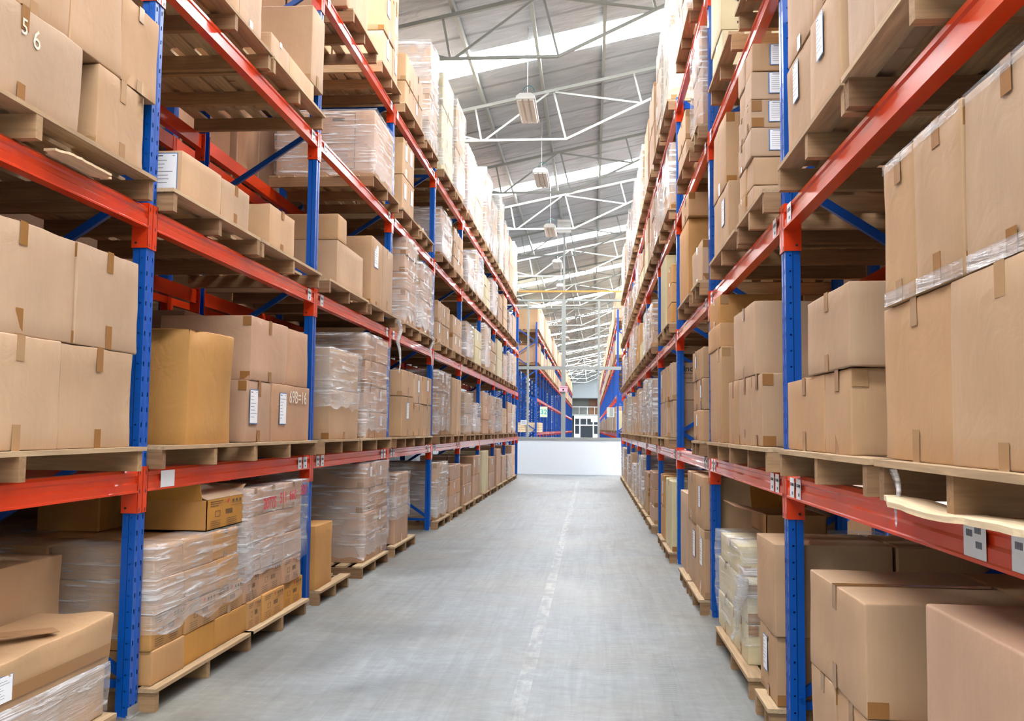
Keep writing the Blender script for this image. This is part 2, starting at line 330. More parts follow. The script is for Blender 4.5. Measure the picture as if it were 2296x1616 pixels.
# ---------------------------------------------------------------- cartons
def rounded(x0, x1, y0, y1, z0, z1, r, n, amp, seed, deform=None):
    hx, hy, hz = (x1-x0)/2, (y1-y0)/2, (z1-z0)/2; c = Vector(((x0+x1)/2, (y0+y1)/2, (z0+z1)/2)); h = (hx, hy, hz)
    ax = []
    for a in h:
        m_ = max(a-r, a*.5); ax.append([-a, -a+r*.3, -m_]+[-m_+2*m_*i/n for i in range(1, n)]+[m_, a-r*.3, a])
    mb = MB(); idx = {}; K = len(ax[0])
    def vid(i, j, k):
        key = (i, j, k)
        if key not in idx:
            p = Vector((ax[0][i], ax[1][j], ax[2][k])); q = Vector([max(-(h[t]-r), min(h[t]-r, p[t])) for t in range(3)])
            d = p-q
            nrm = d.normalized() if d.length > 1e-7 else Vector((0, 0, 0))
            p2 = q+nrm*r if d.length > 1e-7 else p
            if amp:
                s = Vector((seed*1.7, seed*.9, seed*2.3))
                e = amp*noise.noise(p*2.6+s)*1.6 + amp*.5*noise.noise(p*9+s)
                p2 = p2 + nrm*e
            p2 = p2+c
            if deform: p2 = deform(p2)
            idx[key] = len(mb.v); mb.v.append(tuple(p2))
        return idx[key]
    for i in range(K-1):
        for j in range(K-1):
            mb.f += [(vid(i, j, 0), vid(i, j+1, 0), vid(i+1, j+1, 0), vid(i+1, j, 0)), (vid(i, j, K-1), vid(i+1, j, K-1), vid(i+1, j+1, K-1), vid(i, j+1, K-1)),
                     (vid(i, 0, j), vid(i+1, 0, j), vid(i+1, 0, j+1), vid(i, 0, j+1)), (vid(i, K-1, j), vid(i, K-1, j+1), vid(i+1, K-1, j+1), vid(i+1, K-1, j)),
                     (vid(0, i, j), vid(0, i, j+1), vid(0, i+1, j+1), vid(0, i+1, j)), (vid(K-1, i, j), vid(K-1, i+1, j), vid(K-1, i+1, j+1), vid(K-1, i, j+1))]
            mb.m += [0]*6
    return mb
def chamfer(x0, x1, y0, y1, z0, z1, r):
    """box with cut edges: 24 vertices"""
    mb = MB(); idx = {}
    X, Y, Z = (x0, x1), (y0, y1), (z0, z1); sg = (1, -1)
    for i in (0, 1):
        for j in (0, 1):
            for k in (0, 1):
                idx[i, j, k, 0] = len(mb.v); mb.v.append((X[i], Y[j]+sg[j]*r, Z[k]+sg[k]*r))
                idx[i, j, k, 1] = len(mb.v); mb.v.append((X[i]+sg[i]*r, Y[j], Z[k]+sg[k]*r))
                idx[i, j, k, 2] = len(mb.v); mb.v.append((X[i]+sg[i]*r, Y[j]+sg[j]*r, Z[k]))
    G = lambda i, j, k, a: idx[i, j, k, a]
    F = mb.f
    F += [(G(0, 0, 0, 0), G(0, 0, 1, 0), G(0, 1, 1, 0), G(0, 1, 0, 0)), (G(1, 0, 0, 0), G(1, 1, 0, 0), G(1, 1, 1, 0), G(1, 0, 1, 0)),
          (G(0, 0, 0, 1), G(1, 0, 0, 1), G(1, 0, 1, 1), G(0, 0, 1, 1)), (G(0, 1, 0, 1), G(0, 1, 1, 1), G(1, 1, 1, 1), G(1, 1, 0, 1)),
          (G(0, 0, 0, 2), G(0, 1, 0, 2), G(1, 1, 0, 2), G(1, 0, 0, 2)), (G(0, 0, 1, 2), G(1, 0, 1, 2), G(1, 1, 1, 2), G(0, 1, 1, 2))]
    for i in (0, 1):
        for j in (0, 1):
            F.append((G(i, j, 0, 0), G(i, j, 0, 1), G(i, j, 1, 1), G(i, j, 1, 0)))
            F.append((G(i, 0, j, 0), G(i, 0, j, 2), G(i, 1, j, 2), G(i, 1, j, 0)))
            F.append((G(0, i, j, 1), G(0, i, j, 2), G(1, i, j, 2), G(1, i, j, 1)))
    for i in (0, 1):
        for j in (0, 1):
            for k in (0, 1): F.append((G(i, j, k, 0), G(i, j, k, 1), G(i, j, k, 2)))
    mb.m = [0]*len(F); return mb
SEED = [0]
def tape_parts(o, side, x0, x1, y0, y1, z0, z1, rnd, edge=False):
    """tape over the seam: along x over the top, folded down the aisle end; tabs at the bottom; each piece a part"""
    yc = (y0+y1)/2; w = .05 if (y1-y0) > .25 else .035; t = .0012; e = .0015
    xf = x1 if side == 'L' else x0; s = SG[side]; mt = TAPE if rnd.random() < .6 else CLEARTAPE
    tab = min(.09, (z1-z0)*.25)*rnd.uniform(.7, 1.2); mb = MB()
    pr = sorted((x0 if side == 'L' else x1, xf+s*(e+t)))
    mb.quadbox(pr[0], pr[1], yc-w/2, yc+w/2, z1+e, z1+e+t); slab(mb, side, (xf, yc, z1-tab/2+.003), w, tab, e, t)
    obj('packing_tape', mb, mt, o)
    mb = MB(); tab2 = tab*rnd.uniform(.7, 1.3); slab(mb, side, (xf, yc+rnd.uniform(-.01, .01), z0+tab2/2), w, tab2, e, t); obj('packing_tape', mb, mt, o)
    if rnd.random() < .6: mb = MB(); slab(mb, 'C', (xf-s*.03, y0, z1-.035), .055, .06, e, t); obj('packing_tape', mb, mt, o)
    if rnd.random() < .6: mb = MB(); slab(mb, 'C', (xf-s*.035, y0, z0+.03), .065, .05, e, t); obj('packing_tape', mb, mt, o)
    if edge:
        for zz in edge: mb = MB(); slab(mb, side, (xf, (y0+y1)/2, z1-.014 if zz else z0+.02), (y1-y0)-.01, .028 if zz else .04, e+.0013, t); obj('packing_tape', mb, WRAP, o)
def carton(side, x0, x1, y0, y1, z0, z1, col, label, near=0, group=None, tape=False, lab=0, amp=.004, deform=None, name='cardboard_box', edge=None):
    SEED[0] += 1; rnd = random.Random(SEED[0])
    g = .003; x0 += g; x1 -= g; y0 += g; y1 -= g; z1 -= .002
    base = ((x0+x1)/2, (y0+y1)/2, z0)
    if near: mb = rounded(x0, x1, y0, y1, z0, z1, .006, 6, amp, SEED[0], deform)
    else: mb = chamfer(x0, x1, y0, y1, z0, z1, .009)
    o = obj(name, mb, MC[col], None, base, smooth=bool(near))
    tag(o, label, 'box', group)
    if tape and not deform: tape_parts(o, side, x0, x1, y0, y1, z0, z1, rnd, edge)
    if lab:
        xf = x1 if side == 'L' else x0; h = min(.24, (z1-z0)*.42); w_ = min(h*.72, (y1-y0)*.5)
        sticker(o, side, (xf, y0+(y1-y0)*rnd.uniform(.32, .55), z1-h*.5-(z1-z0)*rnd.uniform(.06, .2)), w_, h)
    return o

# ---------------------------------------------------------------- pallets
def pallet(side, xf, y0, y1, z0, label, parts=True, h=.115, deep=1.06, group=None):
    """three stringers across the rack, deck boards along it; xf is the end towards the aisle"""
    xb = xf-SG[side]*deep; xa, xc = min(xf, xb), max(xf, xb); zt = z0+h; rnd = random.Random(int(y0*991+z0*77+xf*13))
    nb = 7; bw = .095; gap = (deep-nb*bw)/(nb-1)
    sy = [y0, (y0+y1)/2-.022, y1-.044]
    if parts:
        e = empty('wooden_pallet', ((xa+xc)/2, (y0+y1)/2, z0)); tag(e, label, 'pallet', group)
        for y in sy:
            s = MB(); j = rnd.uniform(0, .02); s.quadbox(xa+(j if side == 'R' else 0), xc-(j if side == 'L' else 0), y, y+.044, z0, zt-.02); obj('stringer', s, WX, e)
        for i in range(nb):
            s = MB(); x = xa+i*(bw+gap); s.quadbox(x, x+bw, y0-.005+rnd.uniform(-.01, .01), y1+.005+rnd.uniform(-.01, .01), zt-.0195, zt-.0005); obj('deck_board', s, WY, e)
        return e
    s = MB()
    for y in sy: s.quadbox(xa, xc, y, y+.044, z0, zt-.02, 0)
    for i in range(nb):
        x = xa+i*(bw+gap); s.quadbox(x, x+bw, y0-.005, y1+.005, zt-.0195, zt-.0005, 1)
    o = obj('wooden_pallet', s, [WX, WY], None, ((xa+xc)/2, (y0+y1)/2, z0)); return tag(o, label, 'pallet', group)

# ---------------------------------------------------------------- stretch film
def film(side, x0, x1, y0, y1, z0, z1, label, n=14, heavy=False, top=True, ragged=.12, sag=0):
    SEED[0] += 1; sd = SEED[0]; e = .012
    x0 -= e; x1 += e; y0 -= e; y1 += e; z1 += .01
    pts = []; L_ = [((x0, y0), (x1, y0)), ((x1, y0), (x1, y1)), ((x1, y1), (x0, y1)), ((x0, y1), (x0, y0))]
    ring = []
    for (a, b), nn in zip(L_, (n, n, n, n)):
        for i in range(nn): t = i/nn; ring.append((a[0]+(b[0]-a[0])*t, a[1]+(b[1]-a[1])*t))
    cx, cy = (x0+x1)/2, (y0+y1)/2; m_ = max(8, int(n*1.2)); mb = MB(); R = len(ring)
    for j in range(m_+1):
        for i, (x, y) in enumerate(ring):
            t = j/m_; zb = z0+ragged*(.5+noise.noise(Vector((i*.35, sd, 0))))*(z1-z0)
            z = zb+(z1-zb)*t; p = Vector((x, y, z)); q = noise.noise(Vector((x*3, y*3, z*7+sd)))*.012+noise.noise(Vector((x*11, y*11, z*16+sd)))*.006
            dx, dy = x-cx, y-cy
            ux = (1 if dx > 0 else -1) if abs(abs(dx)-(x1-x0)/2) < 1e-4 else 0; uy = (1 if dy > 0 else -1) if abs(abs(dy)-(y1-y0)/2) < 1e-4 else 0
            k = max(q, -.006)
            mb.v.append((x+ux*k, y+uy*k, z))
    for j in range(m_):
        for i in range(R): mb.f.append((j*R+i, j*R+(i+1) % R, (j+1)*R+(i+1) % R, (j+1)*R+i))
    if top:
        c = len(mb.v); b = m_*R
        inner = []
        for i, (x, y) in enumerate(ring):
            mb.v.append((cx+(x-cx)*.6, cy+(y-cy)*.6, z1+.006*noise.noise(Vector((x*5, y*5, sd)))))
        for i in range(R): mb.f.append((b+i, b+(i+1) % R, c+(i+1) % R, c+i))
    mb.m = [0]*len(mb.f)
    o = obj('stretch_wrap', mb, WRAPH if heavy else WRAP, None, (cx, cy, z0), smooth=True)
    return tag(o, label, 'plastic wrap')

# ---------------------------------------------------------------- racks
def post_profile(side, back=False):
    """upright cross-section in (x, y) around its own origin: front at x = 0, body away from the aisle"""
    s = -SG[side]*(-1 if back else 1)
    t = .003; out = [(.0, -.045), (.0, -.012), (.010, -.006), (.010, .006), (.0, .012), (.0, .045), (.032, .045), (.038, .039), (.07, .039)]
    out = [(0, -.039)] and out
    left = [(.07, -.039), (.038, -.039), (.032, -.045)]
    outer = left+out
    def off(p):
        x, y = p
        return x, y
    inner = [(.07, .036), (.037, .036), (.030, .042), (.003, .042), (.003, .0135), (.013, .007), (.013, -.007), (.003, -.0135), (.003, -.042), (.030, -.042), (.037, -.036), (.07, -.036)]
    pr = outer+inner
    return [(s*x, y) for x, y in pr]
def rack_frame(side, fx, y, zt, label, lod=0, group=None, zlow=.17):
    """two uprights, zigzag bracing, foot plates"""
    s = -SG[side]; xb = fx+s*DEPTH
    if lod == 2:
        mb = MB()
        for x in (fx+s*.035, xb-s*.035): mb.quadbox(x-.035, x+.035, y-.045, y+.045, 0, zt)
        k = 0; z = zlow
        while z+.6 < zt:
            a, b = (fx+s*.06, xb-s*.06) if k % 2 == 0 else (xb-s*.06, fx+s*.06)
            mb.bar((a, y, z), (b, y, z+.6), .03, .04); z += .6; k += 1
        o = obj('rack_upright', mb, BLUEP, None, (fx+s*.5, y, 0)); return tag(o, label, 'rack', group)
    e = empty('rack_upright', (fx+s*DEPTH/2, y, 0)); tag(e, label, 'rack', group)
    for x, bk in ((fx, False), (xb, True)):
        mb = MB(); mb.extrude([(p, q) for p, q in post_profile(side, bk)], 2, 0.004, zt)
        me = obj('upright_post', mb, BLUE, None, (0, 0, 0)); me.parent = e; me.location = (x-e.location.x, 0, 0); me['_o'] = (x, y, 0)
        d = s if not bk else -s
        mb = MB(); mb.quadbox(min(x-d*.015, x+d*.09), max(x-d*.015, x+d*.09), y-.06, y+.06, 0, .004)
        mb.tube([(x-d*.0, y-.052, .004), (x-d*.0, y-.052, .014)], .008, 6)
        mb.quadbox(min(x, x-d*.004), max(x, x-d*.004), y-.055, y+.055, .004, .05); obj('foot_plate', mb, GALV, e)
    z = zlow; a, b = fx+s*.05, xb-s*.05
    mb = MB(); mb.bar((a, y, z-.02), (b, y, z-.02), .03, .035); obj('brace', mb, BLUEP, e)
    k = 0; z = zlow+.02
    while z+.59 < zt:
        p, q = ((a, y, z), (b, y, z+.59)) if k % 2 == 0 else ((b, y, z), (a, y, z+.59))
        mb = MB(); mb.bar(p, q, .028, .04); mb.tube([(p[0], y-.05, z), (p[0], y-.038, z)], .009, 6); obj('brace', mb, BLUEP, e); z += .59+(.01 if k % 2 == 0 else .01); k += 1
    mb = MB(); mb.bar((a, y, zt-.1), (b, y, zt-.1), .03, .04); obj('brace', mb, BLUEP, e)
    return e
def beam_profile(side, zc, back):
    s = -SG[side]*(-1 if back else 1)
    # front face with a shallow groove, upper step set back
    pr = [(0, -.055), (0, -.012), (.007, -.004), (.007, .018), (0, .026), (0, .042), (.006, .047), (.014, .055), (.05, .055), (.05, -.055)]
    pr = [(-.004, -.055), (-.004, -.047)] + [(0, -.043)] + pr[1:]
    return [(s*x, zc+z) for x, z in pr]
def rack_beam(side, fx, ya, yb, zc, label, back=False, lod=0, labels=0, group=None, code=None):
    s = -SG[side]; x = fx if not back else fx+s*DEPTH; d = s if not back else -s
    x -= d*.004
    if lod == 2:
        mb = MB(); mb.quadbox(min(x, x+d*.05), max(x, x+d*.05), ya+.04, yb-.04, zc-.055, zc+.055)
        for y, q in ((ya, 1), (yb, -1)): mb.quadbox(min(x-d*.004, x+d*.06), max(x-d*.004, x+d*.06), min(y+q*.004, y+q*.05), max(y+q*.004, y+q*.05), zc-.15, zc+.06)
        o = obj('rack_beam', mb, RED, None, (x, (ya+yb)/2, zc)); return tag(o, label, 'beam', group, 'thing')
    mb = MB(); mb.extrude([(x+p, q) for p, q in beam_profile(side, zc, back)], 1, ya+.049, yb-.049)
    o = obj('rack_beam', mb, RED, None, (x, (ya+yb)/2, zc)); tag(o, label, 'beam', group, 'thing')
    for y, q in ((ya, 1), (yb, -1)):
        mb = MB(); yy = sorted((y+q*.005, y+q*.052)); y2 = sorted((y+q*.0465, y+q*.0515))
        mb.quadbox(min(x-d*.003, x+d*.003), max(x-d*.003, x+d*.003), yy[0], yy[1], zc-.155, zc+.07)
        mb.quadbox(min(x-d*.003, x+d*.078), max(x-d*.003, x+d*.078), y2[0], y2[1], zc-.155, zc+.07)
        c = obj('beam_connector', mb, RED, o)
        mb = MB()
        for zz in (-.13, -.04, .05):
            mb.tube([(x+d*.055, y+q*.0520, zc+zz), (x+d*.055, y+q*.0545, zc+zz)], .006, 8)
            yc = y+q*.03; slab(mb, side if not back else 'C', (x-d*.003 if not back else x, yc if not back else y+q*.053, zc+zz-.01), .006, .018, .0005 if not back else 0, .0006)
        obj('fixing_hole', mb, INK, c)['kind'] = 'stuff'
    if labels:
        xs = x-d*.001
        for k, yy in enumerate((ya+.17, ya+.30, yb-.30, yb-.17) if labels == 2 else (ya+.17, yb-.17) if labels == 1 else (yb-.30, yb-.17) if labels == 3 else (yb-.17,)):
            mb = MB(); slab(mb, side, (xs, yy, zc-.002), .085, .088, .0015, .0008, 0)
            if not code or not code[k]:
                slab(mb, side, (xs, yy, zc+.012), .062, .018, .0024, .0005, 1)
            slab(mb, side, (xs, yy+.008*(-1 if side == 'R' else 1), zc-.026), .026, .014, .0024, .0005, 1)
            st = obj('location_sticker', mb, [WHITE, GREYINK], o)
            if code and code[k]: text(st, code[k % len(code)], .0185, side, (xs, yy, zc+.012), INK, bold=.0006, off=.0026)
    return o
LAST = 8
def build_rack(side, fx, tagname, i0, i1, full, extra_end=None):
    nb = 0
    zt = LV[side][4]+.12
    for i in range(i0, i1+1):
        y = P(side, i)
        lod = 0
        rack_frame(side, fx, y, zt, 'blue perforated rack frame, %s, %s from the camera end' % (tagname, ORD[i-i0+1]), lod, 'blue rack frames, '+tagname)
    for i in range(i0, i1):
        for l in range(1, 5):
            for back in (False, True):
                code = None
                if side == 'R' and full and l == 1:
                    code = None
                    if i == 0: code = ['CG 036A', 'CG 036B', None, None]
                    if i == -1: code = [None, None, 'CG 034B', 'CG 034A']
                lb = 0
                if full and not back: lb = 2 if l == 1 and i < 4 else (1 if i < 4 else 0)
                if side == 'L' and lb and i <= 0: lb = 0 if i < 0 else (3 if l == 1 else 4)
                rack_beam(side, fx, y_(side, i), y_(side, i+1), LV[side][l], 'orange-red %s beam, %s, %s bay, %s' % ('back' if back else 'front', tagname, ORD[i-i0+1], SHELF[l]), back, 0 if i < 4 else 2, lb, 'orange-red beams, '+tagname, code)
def y_(side, i): return P(side, i)
build_rack('L', FX['L'], 'left rack', -1, LAST, True)
build_rack('R', FX['R'], 'right rack', -1, LAST, True)
FX2 = {'L': FX['L']-2.2, 'R': FX['R']+2.2}            # the racks standing back to back behind them (facing away)
def build_rear(side):
    fx = FX2[side]+SG[side]*1.0
    nm = 'rear %s rack' % SIDE[side]
    for i in range(-1, 5):
        rack_frame(side, fx, P(side, i), LV[side][4]+.12, 'blue rack frame of the %s, %s from the camera' % (nm, ORD[i+2]), 2, 'blue frames, '+nm)
        if i < 4:
            for l in range(1, 5): rack_beam(side, fx, P(side, i), P(side, i+1), LV[side][l], 'orange-red beam of the %s, %s bay, %s' % (nm, ORD[i+2], SHELF[l]), False, 2, 0, 'beams, '+nm)
build_rear('L'); build_rear('R')
# short end frames by the partition
for side in 'LR':
    rack_frame(side, FX[side], 28.15, LV[side][4]+.12, 'blue rack frame closing the %s rack at the white partition' % SIDE[side], 0)
    for l in range(1, 5): rack_beam(side, FX[side], P(side, LAST), 28.15, LV[side][l], 'short orange-red beam, %s rack end beside partition, %s' % (SIDE[side], SHELF[l]), False, 2)

# ---------------------------------------------------------------- loads
BOXF = {'L': FX['L']+.05, 'R': FX['R']-.05}; PALF = {'L': FX['L']+.09, 'R': FX['R']-.085}
PN = ['near', 'middle', 'far']; LAY = ['bottom', 'second', 'third', 'fourth', 'fifth', 'sixth', 'seventh']
def deckz(side, l): return .115 if l == 0 else LV[side][l]+.055+.115
def clipy(side, bay, a, b):
    lo, hi = P(side, bay)+.056, P(side, bay+1)-.056
    return max(a, lo), min(b, hi)
def S(side, l, bay, pal, rows, pr=None, col='t', dep=.55, back=True, wrap=0, labels=.25, extent=None, tape=.7, amp=.004, wz=None, palname=None, edge=None):
    """one pallet load; rows from the bottom up: (measured edges near to far, top, layers[, colour]); values under 10 are metres"""
    X = BOXF[side]; s = -SG[side]; zt = deckz(side, l); pn = palname or PN[pal]
    near = bay < 2; hy = []; z = zt; out = []
    hi_z = LV[side][l+1]-.075 if l < 4 else 99
    for li, row in enumerate(rows):
        cols, top = row[0], row[1]; n = row[2] if len(row) > 2 and row[2] else 1; c_ = row[3] if len(row) > 3 else col
        if cols[0] > 60 or cols[0] < 0 or cols[-1] > 60: ys = [yz(c, 800 if top < 60 else top, X)[0] for c in cols]
        else: ys = list(cols)
        if abs(top) < 10: ztop = top
        else: ztop = yz(cols[0], top, X)[1] if not extent else top
        ztop = max(z+.05, min(ztop, hi_z)); hgt = (ztop-z)/n
        for k in range(n):
            for i in range(len(ys)-1):
                a, b = clipy(side, bay, ys[i], ys[i+1])
                if b-a < .06: continue
                for bk in ((0, 1) if back else (0,)):
                    xa = X+s*(0 if not bk else dep+.01); xb = xa+s*(dep if not bk else min(dep, 1.04-dep))
                    if not bk: xa += s*random.uniform(0, .012)
                    kk = sum(r[2] if len(r) > 2 and r[2] else 1 for r in rows[:li])+k
                    lab = '%s box, %s rack, %s bay, %s, %s pallet, %s%s layer, %s along' % (CN[c_], SIDE[side], ORD[bay+2], SHELF[l], pn, 'back ' if bk else '', LAY[kk], ORD[i+1])
                    o = carton(side, min(xa, xb), max(xa, xb), a, b, z+k*hgt, z+(k+1)*hgt, c_, lab, near=near and not bk, group='boxes on the %s rack' % SIDE[side], tape=(random.random() < tape and bay < 4 and not bk), lab=(not bk and random.random() < labels and bay < 6), amp=amp, edge=(edge or {}).get(li))
                    o['_b'] = (min(xa, xb), max(xa, xb), a, b, z+k*hgt, z+(k+1)*hgt)
                    out.append(o)
                hy += [a, b]
        z = ztop
    if pr: pa, pb = (yz(pr[0], 1000, PALF[side])[0], yz(pr[1], 1000, PALF[side])[0]) if abs(pr[0]) > 60 or abs(pr[1]) > 60 else pr
    elif hy: pa, pb = min(hy)-.03, max(hy)+.03
    else: return out
    pa, pb = clipy(side, bay, pa, pb)
    pallet(side, PALF[side], pa, pb, zt-.115, 'wooden pallet, %s rack, %s bay, %s, %s position' % (SIDE[side], ORD[bay+2], SHELF[l], pn), parts=bay < 3, group='pallets on the %s rack' % SIDE[side])
    if wrap and hy:
        xa, xb = X, X+s*(2*dep if back else dep); xb = X+s*min(abs(xb-X), 1.04)
        z0 = wz if wz is not None else zt+(z-zt)*(0 if wrap != 3 else .3)
        film(side, min(xa, xb), max(xa, xb), min(hy), max(hy), z0+.005, z, 'clear stretch wrap around the load, %s rack, %s bay, %s, %s pallet' % (SIDE[side], ORD[bay+2], SHELF[l], pn), n=16 if bay < 3 else 8, heavy=wrap == 2)
    return out
DATA = [
 # ---- left rack
 ('L', 0, -1, 0, [([-430, -60, 268], .335)], dict(pr=(-440, 285), back=False, dep=1.0, wrap=2, labels=0)),
 ('L', 1, -1, 0, [([-420, -60, 139, 302], 1.735), ([-420, -100, 167, 308], 2.17)], dict(pr=(-430, 327), labels=0, tape=1, amp=.007)),
 ('L', 2, -1, 0, [([-420, -150, 157], 2.985), ([-420, -60, 128, 248, 336], 3.40)], dict(pr=(-430, 330), labels=0, amp=.007)),
 ('L', 0, 0, 0, [([368, 438, 505, 573], .285, 0, 'g'), ([366, 438, 505, 565], .455, 0, 'g'), ([366, 432, 503, 552], .625, 0, 'g'), ([366, 430, 495, 552], .79, 0, 'g')], dict(pr=(318, 580), wrap=1, labels=0, tape=.4, wz=.32)),
 ('L', 0, 0, 1, [([572, 605, 652, 695], .29, 0, 'g'), ([566, 600, 648, 688], .645, 2, 'p'), ([562, 612, 688], .82, 0, 'p'), ([562, 603, 648, 688], 1.0, 0, 'p')], dict(pr=(576, 701), wrap=1, labels=0, tape=.2, wz=.4)),
 ('L', 1, 0, 0, [([430, 527], 733, 0, 'g')], dict(pr=(352, 577), labels=0, dep=1.0, back=False, amp=.011)),
 ('L', 1, 0, 1, [([558, 613, 696], 850, 0, 'p'), ([569, 650, 696], 706, 0, 'p')], dict(pr=(579, 711), labels=0, back=False, dep=.62)),
 ('L', 2, 0, 0, [([414, 503, 567], 335)], dict(pr=(363, 570), labels=0)),
 ('L', 2, 0, 1, [([608, 665], 454), ], dict(pr=(575, 712), labels=0)),
 ('L', 3, 0, 0, [([385, 440, 514, 565], 4.5)], dict(pr=(395, 586), labels=0)),
 ('L', 3, 0, 1, [([611, 654, 711], 70, 0), ([683, 714], 4.65)], dict(pr=(590, 712), labels=.6)),
 ('L', 0, 1, 0, [([704, 749], 1182, 0, 'g')], dict(pr=(697, 792), labels=0, dep=.45, back=False)),
 ('L', 0, 1, 1, [([819, 846, 871], 1037, 4, 'p')], dict(pr=(818, 876), wrap=1, labels=.3)),
 ('L', 1, 1, 0, [([742, 806], 872), ([742, 806], 778)], dict(pr=(718, 806), wrap=3, labels=0)),
 ('L', 1, 1, 1, [([822, 847, 872], 747, 4, 'p')], dict(pr=(810, 878), wrap=1, labels=.3)),
 ('L', 2, 1, 0, [([760, 818], 536), ([761, 781], 478)], dict(pr=(730, 821), labels=0)),
 ('L', 2, 1, 1, [([835, 860, 883], 528)], dict(pr=(826, 886), labels=.5)),
 ('L', 3, 1, 1, [([842, 884], 246, 0, 'p')], dict(pr=(828, 888), wrap=1, labels=0, dep=1.0, back=False)),
 ('L', 4, 1, 0, [([760, 785, 812], 5.9)], dict(pr=(770, 830))),
 ('L', 4, 1, 1, [([847, 870, 894], 37), ([847, 870, 894], 6.45, 2)], dict(pr=(840, 896), labels=.8)),
 ('L', 0, 2, 0, [([888, 917], 1062, 2, 'p')], dict(pr=(876, 936), wrap=3)),
 ('L', 1, 2, 0, [([904, 930], 887), ([905, 930], 828)], dict(pr=(888, 930))),
 ('L', 1, 2, 1, [([932, 952, 969], 904), ([932, 950, 969], 837)], dict(pr=(931, 970))),
 ('L', 2, 2, 0, [([912, 925, 937], 530, 5, 'p')], dict(pr=(905, 938), wrap=1)),
 ('L', 2, 2, 1, [([945, 962, 972], 586, 4, 'p')], dict(pr=(942, 972), wrap=2)),
 ('L', 3, 2, 0, [([907, 920, 932], 306, 2)], dict(pr=(895, 934), labels=.9)),
 ('L', 3, 2, 1, [([940, 959], 500, 0, 'g')], dict(pr=(938, 965))),
 ('L', 4, 2, 0, [([900, 918, 940], 5.75, 2)], dict(pr=(896, 940))),
 ('L', 4, 2, 1, [([954, 973], 6.55, 4)], dict(pr=(946, 974), wrap=2)),
 # ---- right rack
 ('R', 0, -1, 1, [([1995, 1925, 1858, 1808], .505), ([1928, 1808], .862)], dict(pr=(1998, 1800), labels=0, tape=1)),
 ('R', 0, -1, 0, [([2420, 2240, 2059], .55, 0, 'p'), ([2420, 2059], .962, 0, 'p')], dict(pr=(2430, 2050), labels=0, dep=.8, back=False)),
 ('R', 1, -1, 1, [([1897, 1839, 1757], 1.62), ([1902, 1808], 1.91)], dict(pr=(1938, 1745), labels=0, tape=1)),
 ('R', 1, -1, 0, [([2420, 2127, 1971], 1.765), ([2420, 2167, 2055, 1983], 2.185)], dict(pr=(2425, 1962), labels=0, tape=1, edge={1: (0, 1)})),
 ('R', 2, -1, 1, [([1893, 1824, 1765], 3.0), ([1888, 1828, 1770], 3.5)], dict(pr=(1896, 1750), labels=0, tape=.5)),
 ('R', 2, -1, 0, [([2420, 2160, 2030, 1969, 1905], 3.08), ([2420, 2030, 1905], 3.5)], dict(pr=(2425, 1900), labels=0, tape=.5)),
 ('R', 0, 0, 0, [([1757, 1728, 1693], .44), ([1760, 1690], .872)], dict(pr=(1765, 1688), labels=0)),
 ('R', 0, 0, 1, [([1668, 1637, 1606], .56, 2, 'c'), ([1652, 1611], .73, 0, 'c')], dict(pr=(1672, 1602), labels=0, wrap=3, wz=.18)),
 ('R', 1, 0, 0, [([1704, 1680, 1654, 1632], 834), ([1687, 1642], 673)], dict(pr=(1722, 1633), labels=0, tape=1)),
 ('R', 1, 0, 1, [([1616, 1602, 1588], 776), ([1613, 1586], 722, 0, 'g'), ([1611, 1587], 659, 0, 'g')], dict(pr=(1630, 1585), labels=.3)),
 ('R', 2, 0, 0, [([1687, 1672, 1657], 3.52, 6)], dict(pr=(1716, 1655), labels=0, tape=.4)),
 ('R', 2, 0, 1, [([1630, 1597], 404), ([1625, 1597], 249)], dict(pr=(1650, 1592), labels=.5)),
 ('R', 3, 0, 0, [([1705, 1668], 4.5)], dict(pr=(1716, 1655))),
 ('R', 3, 0, 1, [([1619, 1596], 52, 0, 'c'), ([1619, 1596], 4.7, 0, 'c')], dict(pr=(1640, 1592), labels=0)),
 ('R', 0, 1, 0, [([1583, 1560, 1541], 1195), ([1583, 1558, 1541], 1072)], dict(pr=(1586, 1540))),
 ('R', 0, 1, 1, [([1538, 1523], 1106)], dict(pr=(1538, 1520))),
 ('R', 1, 1, 0, [([1576, 1565, 1552], 775, 3)], dict(pr=(1580, 1550), labels=.6)),
 ('R', 2, 1, 0, [([1575, 1552], 2.9)], dict(pr=(1580, 1550))),
 ('R', 2, 1, 1, [([1541, 1522], 488, 0, 'g'), ([1543, 1528], 429, 0, 'g')], dict(pr=(1545, 1520), labels=0)),
 ('R', 3, 1, 0, [([1575, 1554], 4.6, 3, 'p')], dict(pr=(1580, 1553), wrap=2)),
 ('R', 3, 1, 1, [([1535, 1518], 244, 2)], dict(pr=(1546, 1518), labels=.5)),
 ('R', 4, 1, 0, [([1578, 1555], 5.75, 2)], dict(pr=(1582, 1552))),
 ('R', 4, 1, 1, [([1540, 1530, 1519], 6.0, 2)], dict(pr=(1546, 1517), wrap=1)),
 ('R', 1, 2, 0, [([1507, 1500], 811, 2)], dict(pr=(1508, 1497), labels=0, dep=.55)),
 ('R', 1, 2, 1, [([1494, 1486, 1479], 820, 2)], dict(labels=.5)),
 ('R', 2, 2, 0, [([1504, 1494], 590, 3, 'g')], dict(labels=.5)),
 ('R', 2, 2, 1, [([1491, 1480], 571, 0, 'c')], dict(labels=0)),
 ('R', 0, 2, 0, [([1506, 1492], 1078, 0, 'c')], dict(labels=0)),
 ('R', 0, 2, 1, [([1488, 1479], 1066, 2, 'g')], dict(labels=.5)),
]
manual = set()
KEEP = {}
for d in DATA:
    side, l, bay, pal, rows, kw = d
    KEEP[side, l, bay, pal] = S(side, l, bay, pal, rows, **kw)
    manual.add((side, l, bay))
